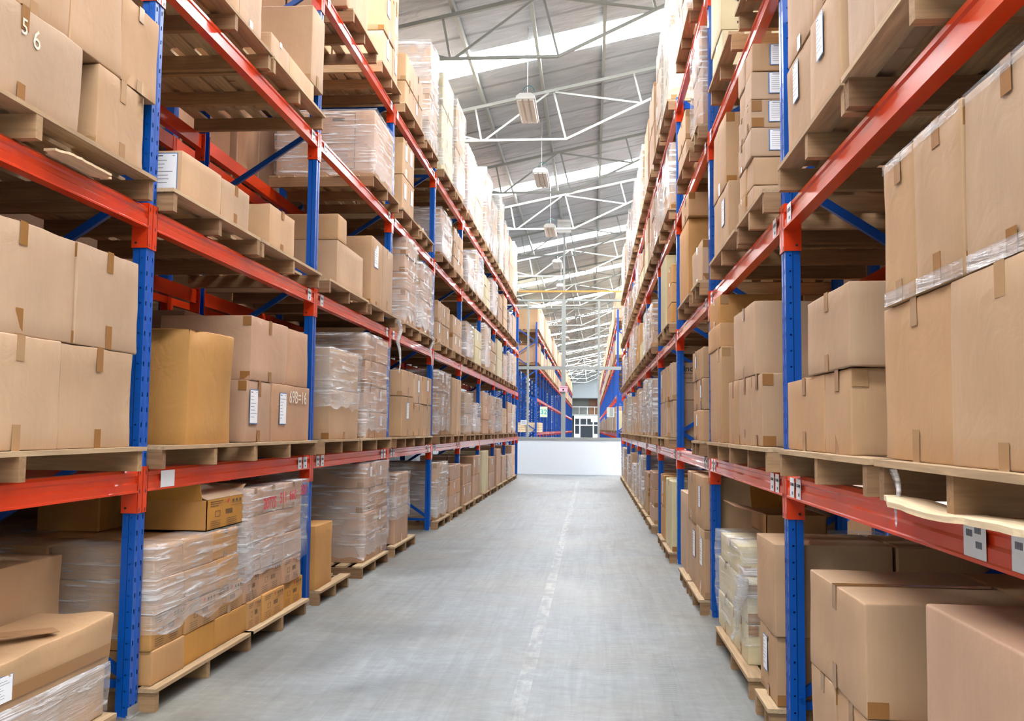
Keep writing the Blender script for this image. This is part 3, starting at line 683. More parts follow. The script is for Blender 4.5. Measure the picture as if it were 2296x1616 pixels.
manual.add(('L', 3, -1)); manual.add(('L', 4, -1)); manual.add(('L', 4, 0)); manual.add(('R', 3, -1)); manual.add(('R', 4, -1)); manual.add(('R', 4, 0))
rr = random.Random(21)
for side in 'LR':
    for bay in range(1, LAST):
        for l in range(5):
            if (side, l, bay) in manual: continue
            y = P(side, bay)+.1
            for pal in (0, 1):
                wid = 1.18; a = y+pal*1.36+rr.uniform(0, .06); b = a+wid
                H = rr.uniform(.55, .92) if l < 4 else rr.uniform(1.15, 1.75)
                if l == 0: H = rr.uniform(.6, .9)
                nr = rr.choice((1, 2, 2, 3)) if l < 4 else rr.choice((2, 3, 4))
                nc = rr.choice((1, 2, 2, 3)) if l < 4 else rr.choice((1, 2))
                q = rr.uniform(0, .12); cols = [a+q+(wid-2*q)*i/nc for i in range(nc+1)]
                wrap = rr.choice((0, 0, 1, 2)) if l < 4 else rr.choice((0, 1, 2, 2))
                col = rr.choice('tttpppcb' if side == 'L' else 'tttttpgc') if l < 4 else rr.choice('tptpc')
                z0 = deckz(side, l)
                if rr.random() < .35 and nr > 1: rows = [(cols, z0+H*.55, max(1, nr-1), col), (cols if rr.random() < .5 else cols[:2], z0+H, 1, rr.choice('tp'))]
                else: rows = [(cols, z0+H, nr, col)]
                S(side, l, bay, pal, rows, pr=(a, b), back=(l in (0, 4) and bay < 5), dep=.9 if not (l in (0, 4) and bay < 5) else .5, wrap=wrap, labels=.35)
# loads on the racks behind
for side in 'LR':
    for bay in range(-1, 4):
        for l in range(5):
            for pal in (0, 1):
                if rr.random() < .12: continue
                a = P(side, bay)+.12+pal*1.34; b = a+1.16; fx = FX2[side]+SG[side]*.95; z0 = deckz(side, l); H = rr.uniform(.6, .95) if l < 4 else rr.uniform(1., 1.5)
                s = -SG[side]; n = rr.choice((1, 2)); c = rr.choice('ttpb')
                nm = 'rear %s rack, %s bay, %s, %s pallet' % (SIDE[side], ORD[bay+2], SHELF[l], PN[pal])
                pallet(side, fx+SG[side]*.03, a, b, z0-.115, 'wooden pallet on the '+nm.replace(' pallet', ' position'), parts=False, deep=1.0, group='pallets on the rear racks')
                for k in range(n):
                    carton(side, min(fx, fx+s*.95), max(fx, fx+s*.95), a+(b-a)*k/n, a+(b-a)*(k+1)/n, z0, z0+H, c, '%s box on the %s, %s along' % (CN[c], nm, ORD[k+1]), group='boxes on the rear racks')
#@@LOADS_END

# ---------------------------------------------------------------- the building
def roofz(X): return 8.4+.21*(X-.1) if X <= 8 else 8.4+.21*7.9-.21*(X-8)
XW, XE, YS, YN = -4.75, 22.0, -9.0, 116.0
s = MB(); s.quadbox(XW, XE, YS, YN, -.15, 0); struct(obj('floor', s, floormat()))
SKY = [-7.7, .3, 8.3, 16.3, 25.2, 33.4, 41.2, 48.7, 56.5, 63.8, 72, 79.8, 87.5, 95.3, 103.1, 111]; SW = .92
RM = roofmat(); EMI, nt, b = newmat('skylight_sheet'); b.inputs['Base Color'].default_value = (.9, .95, 1, 1)
b.inputs['Emission Color'].default_value = (.95, .975, 1, 1); b.inputs['Emission Strength'].default_value = SKYLIGHT
def slope(mb, xa, xb, ya, yb, t=.05):
    b = len(mb.v)
    for z in (t, 0):
        for (x, y) in ((xa, ya), (xb, ya), (xb, yb), (xa, yb)): mb.v.append((x, y, roofz(x)+z))
    mb.f += [tuple(b+i for i in q) for q in ((0, 1, 2, 3), (7, 6, 5, 4), (0, 4, 5, 1), (1, 5, 6, 2), (2, 6, 7, 3), (3, 7, 4, 0))]; mb.m += [0]*6
s = MB(); y = YS
for k in SKY+[None]:
    e = (k-SW/2) if k is not None else YN
    if e > y: slope(s, XW, 8, y, e); slope(s, 8, XE, y, e)
    if k is not None: y = k+SW/2
struct(obj('ceiling', s, RM))
for n, k in enumerate(SKY):
    s = MB(); slope(s, XW, 8, k-SW/2+.005, k+SW/2-.005, .02); slope(s, 8, XE, k-SW/2+.005, k+SW/2-.005, .02); struct(obj('window_%d' % (n+1), s, EMI))
# side walls and the ribbed end wall
def south():
    s = MB(); s.quadbox(XW, -1.6, YS-.1, YS, 0, roofz(XW)); s.quadbox(2.4, XE, YS-.1, YS, 0, 8); s.quadbox(-1.6, 2.4, YS-.1, YS, 3.6, 8); struct(obj('wall_front', s, GREYP))  # unseen wall behind the camera; opening added to let sky light in
south()
def wallm(name, mb, mat): return struct(obj(name, mb, mat))
WALLG = paint('grey_wall_sheet', (150, 158, 162), .5)
s = MB(); s.quadbox(XW-.1, XW, YS, YN, 0, roofz(XW)); wallm('wall_left', s, WALLG)  # left wall pulled in close to block skylight behind the rear rack
s = MB(); s.quadbox(XE, XE+.1, YS, YN, 0, roofz(XE)); wallm('wall_right', s, WALLG)
s = MB(); x = XW; zlo = 5.3
pr = []
while x < XE:
    s.quadbox(x, x+.2, YN, YN+.06, zlo if -2.4 < x < 1.2 else 0, roofz(x)+.06); s.quadbox(x+.2, x+.30, YN+.04, YN+.08, zlo if -2.4 < x < 1.2 else 0, roofz(x)+.06); x += .3
wallm('wall_back', s, WALLG)
# recess with the office front under the end wall
s = MB(); s.quadbox(-2.5, 1.3, YN+2.5, YN+2.6, 0, 5.3); s.quadbox(-2.5, 1.5, YN+.09, YN+2.5, 5.32, 5.4); s.quadbox(-2.5, -2.4, YN+.09, YN+2.5, 0, 5.32); s.quadbox(1.3, 1.4, YN+.09, YN+2.5, 0, 5.32); wallm('wall_recess', s, GREYP)
e = empty('office_entrance', (-.6, YN-.5, 0)); tag(e, 'cream office front with glazed double door under the end wall', 'office front')
s = MB()
x0, x1, yy = -2.1, .95, YN-.5
for xa, xb in ((x0, x0+.12), (x0+.62, x0+.76), (x1-.78, x1-.64), (x1-.12, x1)): s.quadbox(xa, xb, yy, yy+.1, 0, 3.0)
for za, zb in ((2.75, 3.1), (1.9, 2.02)): s.quadbox(x0-.005, x1+.005, yy-.006, yy+.106, za, zb)
s.quadbox((x0+x1)/2-.05, (x0+x1)/2+.05, yy, yy+.1, 2.02, 2.75)
s.quadbox(x0+.12, x0+.62, yy+.02, yy+.08, 0, .9); s.quadbox(x1-.64, x1-.12, yy+.02, yy+.08, 0, .9); obj('frame', s, GREYP if False else WALLW, e)
s = MB(); s.quadbox(x0+.12, x1-.12, yy+.085, yy+.095, .01, 2.75); obj('glazing', s, DARK, e)
s = MB(); s.quadbox(x1-1.0, x1-.2, yy-.05, yy-.02, 2.35, 2.75); obj('sign_panel', s, WALLW, e)
e = empty('mezzanine', (-.6, YN, 3.1)); tag(e, 'grey mezzanine with white railing above the office front', 'mezzanine')
s = MB(); s.quadbox(-2.4, 1.2, YN, YN+2.5, 3.1, 3.3); obj('deck', s, GREYP, e)
s = MB(); s.bar((-2.4, YN+.05, 4.2), (1.2, YN+.05, 4.2), .05, .06)
for x in (-1.5, -.5, .4): s.bar((x, YN+.05, 3.3), (x, YN+.05, 4.2), .04, .04)
obj('railing', s, WALLW, e)
s = MB(); s.quadbox(-.3, 1.1, YN+2.3, YN+2.45, 3.3, 5.2); tag(obj('wooden_partition_panel', s, paint('brown_panel', (165, 120, 90), .5), None, (.4, YN+2.4, 3.3)), 'brown panel standing on the mezzanine behind the railing', 'panel')

# trusses and purlins
TY = [13.9+4.1*k for k in range(-2, 25)]
def truss(y, n):
    e = empty('roof_truss', (0, y, 7.5)); tag(e, 'pale grey steel roof truss, %s from the camera' % ORD[n], 'truss', 'roof trusses')
    ch = .06
    s = MB(); s.bar((XW, y, roofz(XW)-.19), (8, y, roofz(8)-.19), .06, ch); s.bar((8, y, roofz(8)-.19), (XE, y, roofz(XE)-.19), .06, ch); obj('top_chord', s, DGREYP, e)
    s = MB(); kz = 7.05; kx = -.52
    s.bar((-4.7, y, kz), (kx, y, kz), .04, .045); s.bar((kx, y, kz), (3.2, y, kz+.47*3.72), .04, .045)
    obj('bottom_chord', s, DGREYP, e)
    def tc(x): return roofz(x)-.22
    def bc(x): return kz if x <= kx else kz+.47*(x-kx)
    for a, b in ((( -2.12, bc(-2.12)), (-.86, tc(-.86))), ((-.76, tc(-.76)), (kx, bc(kx))), ((-2.3, tc(-2.3)), (-2.18, bc(-2.18))), ((-.76, tc(-.76)), (.95, bc(.95))), ((.8, tc(.8)), (.95, bc(.95))), ((-3.6, tc(-3.6)), (-2.2, bc(-2.2))), ((-3.6, tc(-3.6)), (-3.5, bc(-3.5)))):
        s = MB(); s.bar((a[0], y, a[1]), (b[0], y, b[1]), .03, .036); obj('web', s, DGREYP, e)
n = 0
for y in TY:
    if YS < y < YN-1 and y > 6: n += 1; truss(y, n)
pn = 0; x = .2-1.17*6
while x < 8:
    pn += 1; s = MB(); s.bar((x, YS, roofz(x)-.08), (x, YN, roofz(x)-.08), .055, .12)
    tag(obj('roof_purlin', s, DGREYP, None, (x, 50, roofz(x)-.08)), 'long grey roof purlin, %s from the left wall' % ORD[pn], 'purlin', 'roof purlins'); x += 1.17

# hanging lamps
def lamp(x, y, z, n, L_=1.2, w_=.31):
    e = empty('hanging_lamp', (x, y, z)); tag(e, 'white louvred fluorescent lamp hanging on cable over the aisle, %s from the camera' % ORD[n], 'lamp', 'lamps over the aisle')
    s = MB(); h = .1
    s.extrude([(x-w_/2, z), (x-w_/2, z+.05), (x-w_*.3, z+h), (x+w_*.3, z+h), (x+w_/2, z+.05), (x+w_/2, z)], 1, y, y+L_); obj('housing', s, HOUSING, e)
    for k in range(3):
        s = MB(); c = x+(k-1)*w_*.31; s.extrude([(c-.042, z-.004), (c-.03, z-.02), (c+.03, z-.02), (c+.042, z-.004)], 1, y+.02, y+L_-.02); obj('tube_cover', s, LOUVRE, e)
    s = MB(); zr = roofz(x)-.01
    s.tube([(x, y+L_*.4, z+h), (x, y+L_*.4, zr)], .006, 5); obj('cable', s, GALV, e)
    s = MB(); s.tube([(x+w_*.15+.09*math.cos(t), y+.1, z+h+.05+.1*math.sin(t)) for t in [i*math.pi/8 for i in range(9)]], .009, 6); obj('cord_loop', s, paint('teal_cord', (70, 110, 115), .5), e)
for n, (px, py) in enumerate(((1166, 205), (1203, 378), (1226, 505), (1244, 585), (1253, 640), (1262, 716), (1268, 758))):
    z = 6.75; v = 963-py; D = (z-CAMZ)*FPX/v
    X = (px-1326)/FPX*D+.04; lamp(X, D, z, n+1)

# partition at the end of the aisle
PY = 29.5; k = PY/FPX
def px_x(px): return (px-1326)*k
s = MB(); s.quadbox(px_x(1160), px_x(1392), PY, PY+.12, 0, CAMZ-.32); tag(obj('low_partition_wall', s, WALLW, None, (0, PY, 0)), 'white panelled low wall across the end of the aisle', 'wall')
e = empty('partition_screen', (0, PY, 1.1)); tag(e, 'pale grey open steel frame standing on the white low wall', 'frame')
s = MB(); s.quadbox(px_x(1160), px_x(1392), PY-.03, PY+.15, CAMZ-.32, CAMZ-.24); obj('sill', s, GREYP, e)
for z, h, w_ in ((3.33, .10, .1), (5.47, .06, .1), (5.22, .025, .1)):
    s = MB(); s.quadbox(px_x(1160), px_x(1392), PY-.006, PY+w_+.006, z-h/2, z+h/2); obj('rail', s, GREYP, e)
for px, w_, top in ((1183, .06, 5.46), (1263, .13, 5.46), (1342, .07, 5.46)):
    s = MB(); s.quadbox(px_x(px)-w_/2, px_x(px)+w_/2, PY, PY+.1, CAMZ-.24, top); obj('mullion', s, GREYP, e)
s = MB(); s.bar((px_x(1160), PY-.1, 5.74), (px_x(1392), PY-.1, 5.74), .04, .05); tag(obj('orange_rail', s, paint('orange_paint', (222, 150, 60), .5), None, (0, PY, 5.74)), 'thin orange rail above the partition frame', 'rail')
e = empty('vent_mast', (px_x(1263), PY, 5.5)); tag(e, 'slim grey mast carrying a white gridded box above the partition', 'mast')
s = MB(); s.bar((px_x(1263), PY+.05, 5.5), (px_x(1263), PY+.05, 7.95), .06, .06); obj('pole', s, GREYP, e)
s = MB(); s.quadbox(px_x(1263)-.21, px_x(1263)+.21, PY-.1, PY+.12, 7.95, 8.03)
for i in range(6):
    q = -.21+.42*i/5; s.quadbox(px_x(1263)+q-.01, px_x(1263)+q+.01, PY-.1, PY-.08, 7.63, 7.95)
    s.quadbox(px_x(1263)-.22, px_x(1263)+.22, PY-.1, PY-.08, 7.63+.32*i/5-.008, 7.63+.32*i/5+.008)
s.quadbox(px_x(1263)-.2, px_x(1263)+.2, PY-.07, PY+.1, 7.63, 7.95); obj('gridded_box', s, HOUSING, e)
# signs
def sign(name, px, py, y, w_, h, col, label):
    X = (px-1326)/FPX*y; z = CAMZ+(963-py)/FPX*y; s = MB(); s.quadbox(X-w_/2, X+w_/2, y-.01, y+.01, z-h/2, z+h/2)
    o = obj(name, s, paint(name+'_paint', col, .5), None, (X, y, z)); tag(o, label, 'sign'); return o, X, z
o, X, z = sign('aisle_number_sign', 1219.5, 924, 37.6, .29, .42, (196, 206, 176), 'pale green sign reading 32 on the blue rack beyond partition')
s = MB(); s.bar((FX['L'], 37.98, z), (X, 37.61, z), .02, .02); obj('bracket', s, GALV, o)
text(o, '32', .27, 'C', (X, 37.59, z-.01), paint('teal_lettering', (20, 160, 160), .5), bold=.004)
o, X, z = sign('pink_notice', 1263, 872, PY-.05, .27, .17, (240, 190, 205), 'pink notice fixed to the middle post of the partition frame')
s = MB()
for i in range(9): slab(s, 'C', (X-.1+.025*i, PY-.06, z+.045), .018, .016+.006*(i % 2), .001, .001)
obj('printed_line', s, paint_cache('dark_red_print', (120, 40, 60), .6), o)['kind'] = 'stuff'
s = MB(); s.tube([(X, PY-.062, z-.03), (X, PY-.066, z-.03)], .03, 12); obj('black_mark', s, INK, o)
o, X, z = sign('white_notice', 1174.5, 948, PY-.06, .19, .15, (238, 240, 242), 'small white notice at the left end of the partition frame')
s = MB()
for i in range(3): slab(s, 'C', (X, PY-.07, z+.03-.03*i), .13, .01, .001, .001)
obj('print_lines', s, GREYINK, o)
o, X, z = sign('blank_board', 1368.5, 923.5, 33, .26, .34, (190, 190, 178), 'cream board hanging before the blue racks right beyond partition')
s = MB(); slab(s, 'C', (X+.03, 32.99, z), .12, .3, .001, .001); obj('grey_panel', s, GREYP, o)
s = MB(); s.bar((FX['R']+.01, 33.99, z), (X, 33.01, z), .02, .02); obj('bracket', s, GALV, o)

# ---------------------------------------------------------------- racks beyond the partition
FZ = [1.22, 2.6, 3.95, 5.3]
protoF = {}; protoB = {}; protoP = {}; protoL = {}
def cp(o, loc, label, group, rz=0):
    c = o.copy(); COL.objects.link(c); c.location = loc; c['label'] = label; c['group'] = group; LABELS.setdefault(label, []).append(c); return c
def far_row(side, y0, nb, nm, loads=True, beams=True, fx=None):
    fx = fx if fx is not None else FX[side]; s = -SG[side]; key = (side,)
    first = key not in protoF
    for i in range(nb+1):
        lab = 'blue rack frame, %s, %s along' % (nm, ORD[i+1]); y = y0+i*BAY
        if first and i == 0: protoF[key] = rack_frame(side, fx, y, 5.75, lab, 2, 'rack frames beyond the partition')
        else: cp(protoF[key], (fx+s*.5, y, 0), lab, 'rack frames beyond the partition')
    if not beams: return
    for i in range(nb):
        for l in range(4):
            lab = 'orange-red rack beam, %s, %s bay, %s' % (nm, ORD[i+1], SHELF[l+1]); ya = y0+i*BAY
            if key not in protoB: protoB[key] = rack_beam(side, fx, ya, ya+BAY, FZ[l], lab, False, 2, 0, 'rack beams beyond the partition')
            else: cp(protoB[key], (fx+SG[side]*.004, ya+BAY/2, FZ[l]), lab, 'rack beams beyond the partition')
        if not loads: continue
        for l in (1, 3, 4):
            if l == 1 and not (side == 'R' and nm.startswith('right')) : continue
            for p in (0, 1):
                z = FZ[l-1]+.055; ya = y0+i*BAY+.1+p*1.34; H = rr.choice((.7, .9)) if l < 4 else rr.choice((.9, 1.2)); c = rr.choice('ctp'); xc = fx+s*.5
                labp = 'wooden pallet, %s, %s bay, %s, %s position' % (nm, ORD[i+1], SHELF[l], PN[p]); labb = '%s pallet load, %s, %s bay, %s, %s pallet' % (CN[c], nm, ORD[i+1], SHELF[l], PN[p])
                if 'p'+side not in protoP: protoP['p'+side] = pallet(side, fx+SG[side]*.05, ya, ya+1.2, z, labp, parts=False, group='pallets beyond the partition')
                else: cp(protoP['p'+side], (fx+SG[side]*(.05-.53), ya+.6, z), labp, 'pallets beyond the partition')
                kk = (side, H, c)
                if kk not in protoL: protoL[kk] = carton(side, xc-.5, xc+.5, ya+.03, ya+1.17, z+.115, z+.115+H, c, labb, group='loads beyond the partition')
                else: cp(protoL[kk], (xc, ya+.6, z+.115), labb, 'loads beyond the partition')
far_row('L', 38, 12, 'left row beyond partition'); far_row('L', 80, 10, 'far left row beyond partition')
far_row('R', 34, 26, 'right row beyond partition')
far_row('L', 38, 12, 'second left row beyond partition', False, False, FX['L']-1.3)
# timber bundle on the first far bay
s = MB(); xx = FX['L']-.9
e = empty('timber_bundle', (xx, 39.2, FZ[0]+.06)); tag(e, 'bundle of pale sawn timber on lowest shelf beyond the partition', 'timber')
for i in range(4):
    for j in range(3):
        s = MB(); s.quadbox(xx-.6+j*.55, xx-.6+j*.55+.5, 38.1, 40.7, FZ[0]+.06+i*.1, FZ[0]+.06+i*.1+.09); obj('plank', s, WL, e)
# ---------------------------------------------------------------- single things in the near bays
XB = BOXF['L']; XR = BOXF['R']
def box_at(key, k):                                    # a carton built by the load table, with its bounds
    o = KEEP[key][k]; return o, o['_b']
# crushed carton and what stands behind it, bottom left
ya = yz(-330, 1470, XB)[0]; yb = yz(247, 1440, XB)[0]
def sagging(p):
    t = max(0, min(1, (4.15-p.y)/.9)); up = (p.z-.335)/.21
    return Vector((p.x-.02*math.sin(p.y*9)*up, p.y, p.z-up*(.035*t+.03*math.exp(-((p.y-3.75)**2+(p.x+2.32)**2)/.02))+.012*noise.noise(p*6)*up))
o = carton('L', XB-.36, XB, ya, yb, .335, .555, 't', 'crushed tan box with torn top lying on the wrapped load, bottom left', near=1, amp=.008, deform=sagging)
mb = MB(); slab(mb, 'L', (XB+.004, (ya+yb)/2, .40), yb-ya-.04, .05, .004, .001); obj('packing_tape', mb, TAPE, o)
mb = MB(); mb.bar((XB-.24, 3.62, .553), (XB-.06, 3.80, .548), .10, .004); mb2 = obj('dark_tear_strip', mb, MC['b'], o)  # brown strip painted in for the dark inside of the tear
sticker(o, 'L', (XB+.006, yz(2, 1530, XB)[0], .425), .12, .10)
carton('L', XB-.80, XB-.37, 3.3, 4.36, .335, .78, 't', 'plain tan box behind the crushed box, bottom left', near=1, amp=.006)
xs_ = (XB-1.02, XB-.82)
for k in range(2):
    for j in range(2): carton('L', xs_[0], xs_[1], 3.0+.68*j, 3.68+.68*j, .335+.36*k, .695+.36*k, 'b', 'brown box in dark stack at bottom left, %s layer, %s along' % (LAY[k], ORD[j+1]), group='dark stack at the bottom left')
carton('L', XB-.55, XB, yz(220, 240, XB)[0], yz(326, 300, XB)[0], deckz('L', 2), 2.98, 't', 'plain tan box at far end of the pallet, first left bay, second shelf', near=1, amp=.009, tape=True, group='boxes on the left rack')
# opened carton on the golden cartons
a, b = yz(470, 1200, XB)[0], yz(550, 1200, XB)[0]; z0, z1 = .802, .975; xo, xi = XB-.02, XB-.42
e = empty('open_box', ((xo+xi)/2, (a+b)/2, z0)); tag(e, 'open golden brown box with raised flaps standing on wrapped boxes, left', 'box')
mb = MB(); t = .005
mb.quadbox(xi, xo, a, b, z0, z0+t); mb.quadbox(xi, xo, a, a+t, z0, z1); mb.quadbox(xi, xo, b-t, b, z0, z1); mb.quadbox(xi, xi+t, a, b, z0, z1); mb.quadbox(xo-t, xo, a, b, z0, z1); obj('box_body', mb, MC['g'], e)
def flap(e, p, q, out, up, L_, mat, off=.002):
    mb = MB(); p = Vector(p); q = Vector(q); d = (Vector(out)+Vector((0, 0, up))).normalized()*L_; n = (q-p).normalized().cross(d.normalized())*.004
    pts = [p, q, q+d, p+d]; mb.v = [tuple(v) for v in pts]+[tuple(v+n) for v in pts]
    mb.f = [(3, 2, 1, 0), (4, 5, 6, 7), (0, 1, 5, 4), (1, 2, 6, 5), (2, 3, 7, 6), (3, 0, 4, 7)]; mb.m = [0]*6; return obj('flap', mb, mat, e)
flap(e, (xo, a, z1), (xo, b, z1), (-1, .05, 0), .38, .19, MC['t']); flap(e, (xi, a, z1), (xo-.03, a, z1), (0, -.35, 0), 1, .15, MC['g'])
flap(e, (xi, a, z1), (xi, b, z1), (-.4, 0, 0), 1, .17, MC['g']); flap(e, (xi, b, z1), (xo-.03, b, z1), (0, 1, 0), .45, .13, MC['t'])
def prints(par, face, c, w_, h):
    """shipping marks printed on the carton"""
    R_, U_, O_ = frame_axes(face); c = Vector(c); e_ = .0015
    def at(a_, b_): return c+R_*(a_*w_)+U_*(b_*h)
    mb = MB(); rnd = random.Random(int(c.y*1000))
    for k, ww in enumerate((.34, .28, .22)): slab(mb, face, at(-.42+ww/2, .42-.07*k), ww*w_, h*.02, e_, .0004)
    for k in range(3): slab(mb, face, at(.2+.1*k, .36), w_*.05, h*.09, e_, .0004); slab(mb, face, at(.2+.1*k, .28), w_*.08, h*.015, e_, .0004)
    slab(mb, face, at(.3, .20), w_*.3, h*.012, e_, .0004)
    for k in range(9): slab(mb, face, at(.0+.022*k, .02), w_*.010, h*.17, e_, .0004)
    for k in range(4):
        slab(mb, face, at(-.28, -.22-.07*k), w_*.26, h*.014, e_, .0004); slab(mb, face, at(.16, -.22-.07*k), w_*.34*rnd.uniform(.6, 1), h*.014, e_, .0004)
    # bucket outline
    for (x_, y_b, w2, h2) in ((-.22, .10, .14, .014), (-.22, -.09, .10, .014)): slab(mb, face, at(x_, y_b), w2*w_, h2*h, e_, .0004)
    slab(mb, face, at(-.28, 0), .008*w_, .19*h, e_, .0004, 0, .1); slab(mb, face, at(-.16, 0), .008*w_, .19*h, e_, .0004, 0, -.1)
    p = obj('printed_marks', mb, paint_cache('faded_black_print', (88, 70, 52), .7), par); p['kind'] = 'stuff'
    mb = MB(); slab(mb, face, at(.06, .38), w_*.05, h*.08, e_, .0004, 0, .78); p = obj('red_mark', mb, REDINK, par)
prints(e, 'L', (xo, (a+b)/2, (z0+z1)/2), b-a, z1-z0)
for key in (('L', 0, 0, 0), ('L', 0, 0, 1)):
    for o in KEEP[key]:
        q = o['_b']
        if q[1] > XB-.05 and q[4] > (.2 if key[3] == 0 else .1) and q[5] < .6: prints(o, 'L', (q[1], (q[2]+q[3])/2, (q[4]+q[5])/2), q[3]-q[2]-.02, q[5]-q[4]-.01)
carton('L', XB-1.0, XB-.62, 5.15, 5.85, .79, 1.0, 'g', 'golden brown box at the back beside the open box, left', group=None)
# carton standing behind on the lowest shelf
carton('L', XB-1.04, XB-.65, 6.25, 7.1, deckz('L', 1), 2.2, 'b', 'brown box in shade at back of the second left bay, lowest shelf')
# writing
def write(key, k, s_, size, px, py, mat, name='handwriting', bold=0, X=None, face=None):
    o = KEEP[key][k]; q = o['_b']; X_ = (q[1] if key[0] == 'L' else q[0]) if X is None else X
    Y_, Z_ = yz(px, py, X_); return text(o, s_, size, face or key[0], (X_, Y_, Z_), mat, name, off=.001 if X is None else .001, bold=bold)
for o in KEEP['L', 2, -1, 0]:
    q = o['_b']
    if q[4] < 2.7 and q[1] > XB-.05 and q[2] < yz(75, 90, XB)[0] < q[3]:
        text(o, '5', .09, 'L', (q[1], yz(55, 62, XB)[0], yz(55, 62, XB)[1]), CHALK, 'chalk_number', off=.003); text(o, '6', .11, 'L', (q[1], yz(82, 92, XB)[0], yz(82, 92, XB)[1]), CHALK, 'chalk_number', off=.003)
for o in KEEP['L', 1, 0, 1]:
    q = o['_b']
    if q[4] < 1.4:
        yy = q[2]+(.12 if q[3]-q[2] > .5 else .10); sticker(o, 'L', (q[1]+.002, q[2]+(q[3]-q[2])*.25, q[5]-.17), .14, .22)
        if q[2] > yz(600, 900, XB)[0]: text(o, '69B=16', .13, 'L', (q[1], yz(668, 893, XB)[0], yz(668, 893, XB)[1]), CHALK, 'chalk_number', off=.004)
for o in KEEP['L', 2, 0, 0][:1]:
    q = o['_b']; sticker(o, 'C', (q[1]-.085, q[2]-.001, (q[4]+q[5])/2+.01), .12, .20)
top = [o for o in KEEP['L', 0, 0, 1] if o['_b'][5] > .95 and o['_b'][1] > XB-.05]
q = top[0]['_b']; [text(top[0], t1, .10, 'L', (XB+.022, yz(px_, 1140, XB)[0], zz_), REDINK, 'red_handwriting', off=.004, bold=.0015) for t1, px_, zz_ in (('20775', 597, .89), ('511', 627, .905), ('660', 648, .91), ('350', 672, .93))]
for key, px, py, sz, rt in ((('R', 1, 2, 0), 1527, 822, .09, 0), (('R', 3, 0, 1), 1640, 22, .15, 1)):
    o = max(KEEP[key], key=lambda v: (v['_b'][0] < XR+.05, v['_b'][5])) if key[1] == 1 else [v for v in KEEP[key] if v['_b'][0] < XR+.05][-1]
    q = o['_b']; c = (q[0]+.22, q[2]+.001, q[5]-.07) if key[1] == 1 else (q[0]+.17, q[2]+.001, (q[4]+q[5])/2-.1)
    t_ = text(o, 'Index', sz, 'C', c, INK, 'printed_name', off=.002, bold=.001)
    if rt:
        for v in t_.data.vertices:
            g_ = v.co+Vector(o['_o'])-Vector(c); v.co = Vector((c[0]-g_.z, v.co.y+o['_o'][1], c[2]+g_.x))-Vector(o['_o'])
    else:
        mb = MB()
        for k, ww in enumerate((.36, .36, .3)): slab(mb, 'C', (q[0]+.30, q[2], q[5]-.12-.05*k), ww, .006, .002, .0004)
        for k in range(7): slab(mb, 'C', (q[0]+.38, q[2], q[4]+.26-.03*k), .22, .005, .002, .0004)
        obj('printed_lines', mb, paint_cache('faded_black_print', (88, 70, 52), .7), o)['kind'] = 'stuff'
for o in KEEP['R', 2, 0, 0]:
    q = o['_b']
    if q[0] < XR+.05 and q[2] < yz(1680, 200, XR)[0] and q[4] > deckz('R', 2)+.28: sticker(o, 'C', (q[0]+.19, q[2]+.001, (q[4]+q[5])/2+.01), .19, .115)
for key, zmax in ((('R', 0, 0, 0), .45), (('R', 2, -1, 1), 3.1)):
    for o in KEEP[key]:
        q = o['_b']
        if q[0] < XR+.05 and q[5] < zmax: sticker(o, 'R', (q[0]-.001, q[2]+(q[3]-q[2])*.6, q[5]-(.13 if key[1] == 0 else .11)), .10, .17)
big = KEEP['L', 3, 1, 1][0]; q = big['_b']; mb = MB(); cx_, cz_ = q[1]-.40, (q[4]+q[5])/2+.03
for (dx, dz, ww, hh) in ((0, .28, .4, .006), (0, -.28, .4, .006), (-.2, 0, .006, .56), (.2, 0, .006, .56), (.03, .22, .12, .03), (-.05, .08, .2, .008), (.0, -.08, .3, .008), (0, -.14, .26, .008), (0, -.2, .3, .008)): slab(mb, 'C', (cx_+dx, q[2], cz_+dz), ww, hh, .002, .0004)
obj('printed_panel', mb, paint_cache('faded_black_print', (88, 70, 52), .7), big)['kind'] = 'stuff'
for o in list(bpy.data.objects):
    if o.get('label', '').startswith('wooden pallet, left rack, third bay, third shelf, far'):
        st = [c for c in o.children if c.name.startswith('stringer')][0]; yv = min(v.co.y for v in st.data.vertices)+o.location.y
        st['_o'] = o['_o']; text(st, 'DEC 16/2015', .075, 'C', (-2.72, yv, o.location.z+.047), ORINK, 'stencilled_date', bold=.003)
# barcode labels and a blank label on the lowest front beams
def on_beam(lab): return [o for o in bpy.data.objects if o.get('label') == lab][0]
bo = on_beam('orange-red front beam, right rack, first bay, lowest shelf'); xs_ = FX['R']-.005
for px, ww in ((2186, .085), (2300, .085)):
    Y_, Z_ = yz(px, 1190, xs_); mb = MB(); slab(mb, 'R', (xs_, Y_, LV['R'][1]), .13, .088, .001, .0008, 0)
    for bx, bz in ((.03, .012), (-.025, -.012), (-.02, .022)):
        for k in range(11): slab(mb, 'R', (xs_, Y_+bx+.0034*k-.017, LV['R'][1]+bz), .0016+.001*(k % 3 == 0), .016, .0019, .0004, 1)
    obj('barcode_label', mb, [WHITE, GREYINK], bo)
bo = on_beam('orange-red front beam, left rack, second bay, lowest shelf'); xs_ = FX['L']+.005; Y_, Z_ = yz(376, 1058, xs_); mb = MB(); slab(mb, 'L', (xs_, Y_, LV['L'][1]-.002), .16, .085, .001, .0008, 0); obj('blank_label', mb, [WHITE], bo)
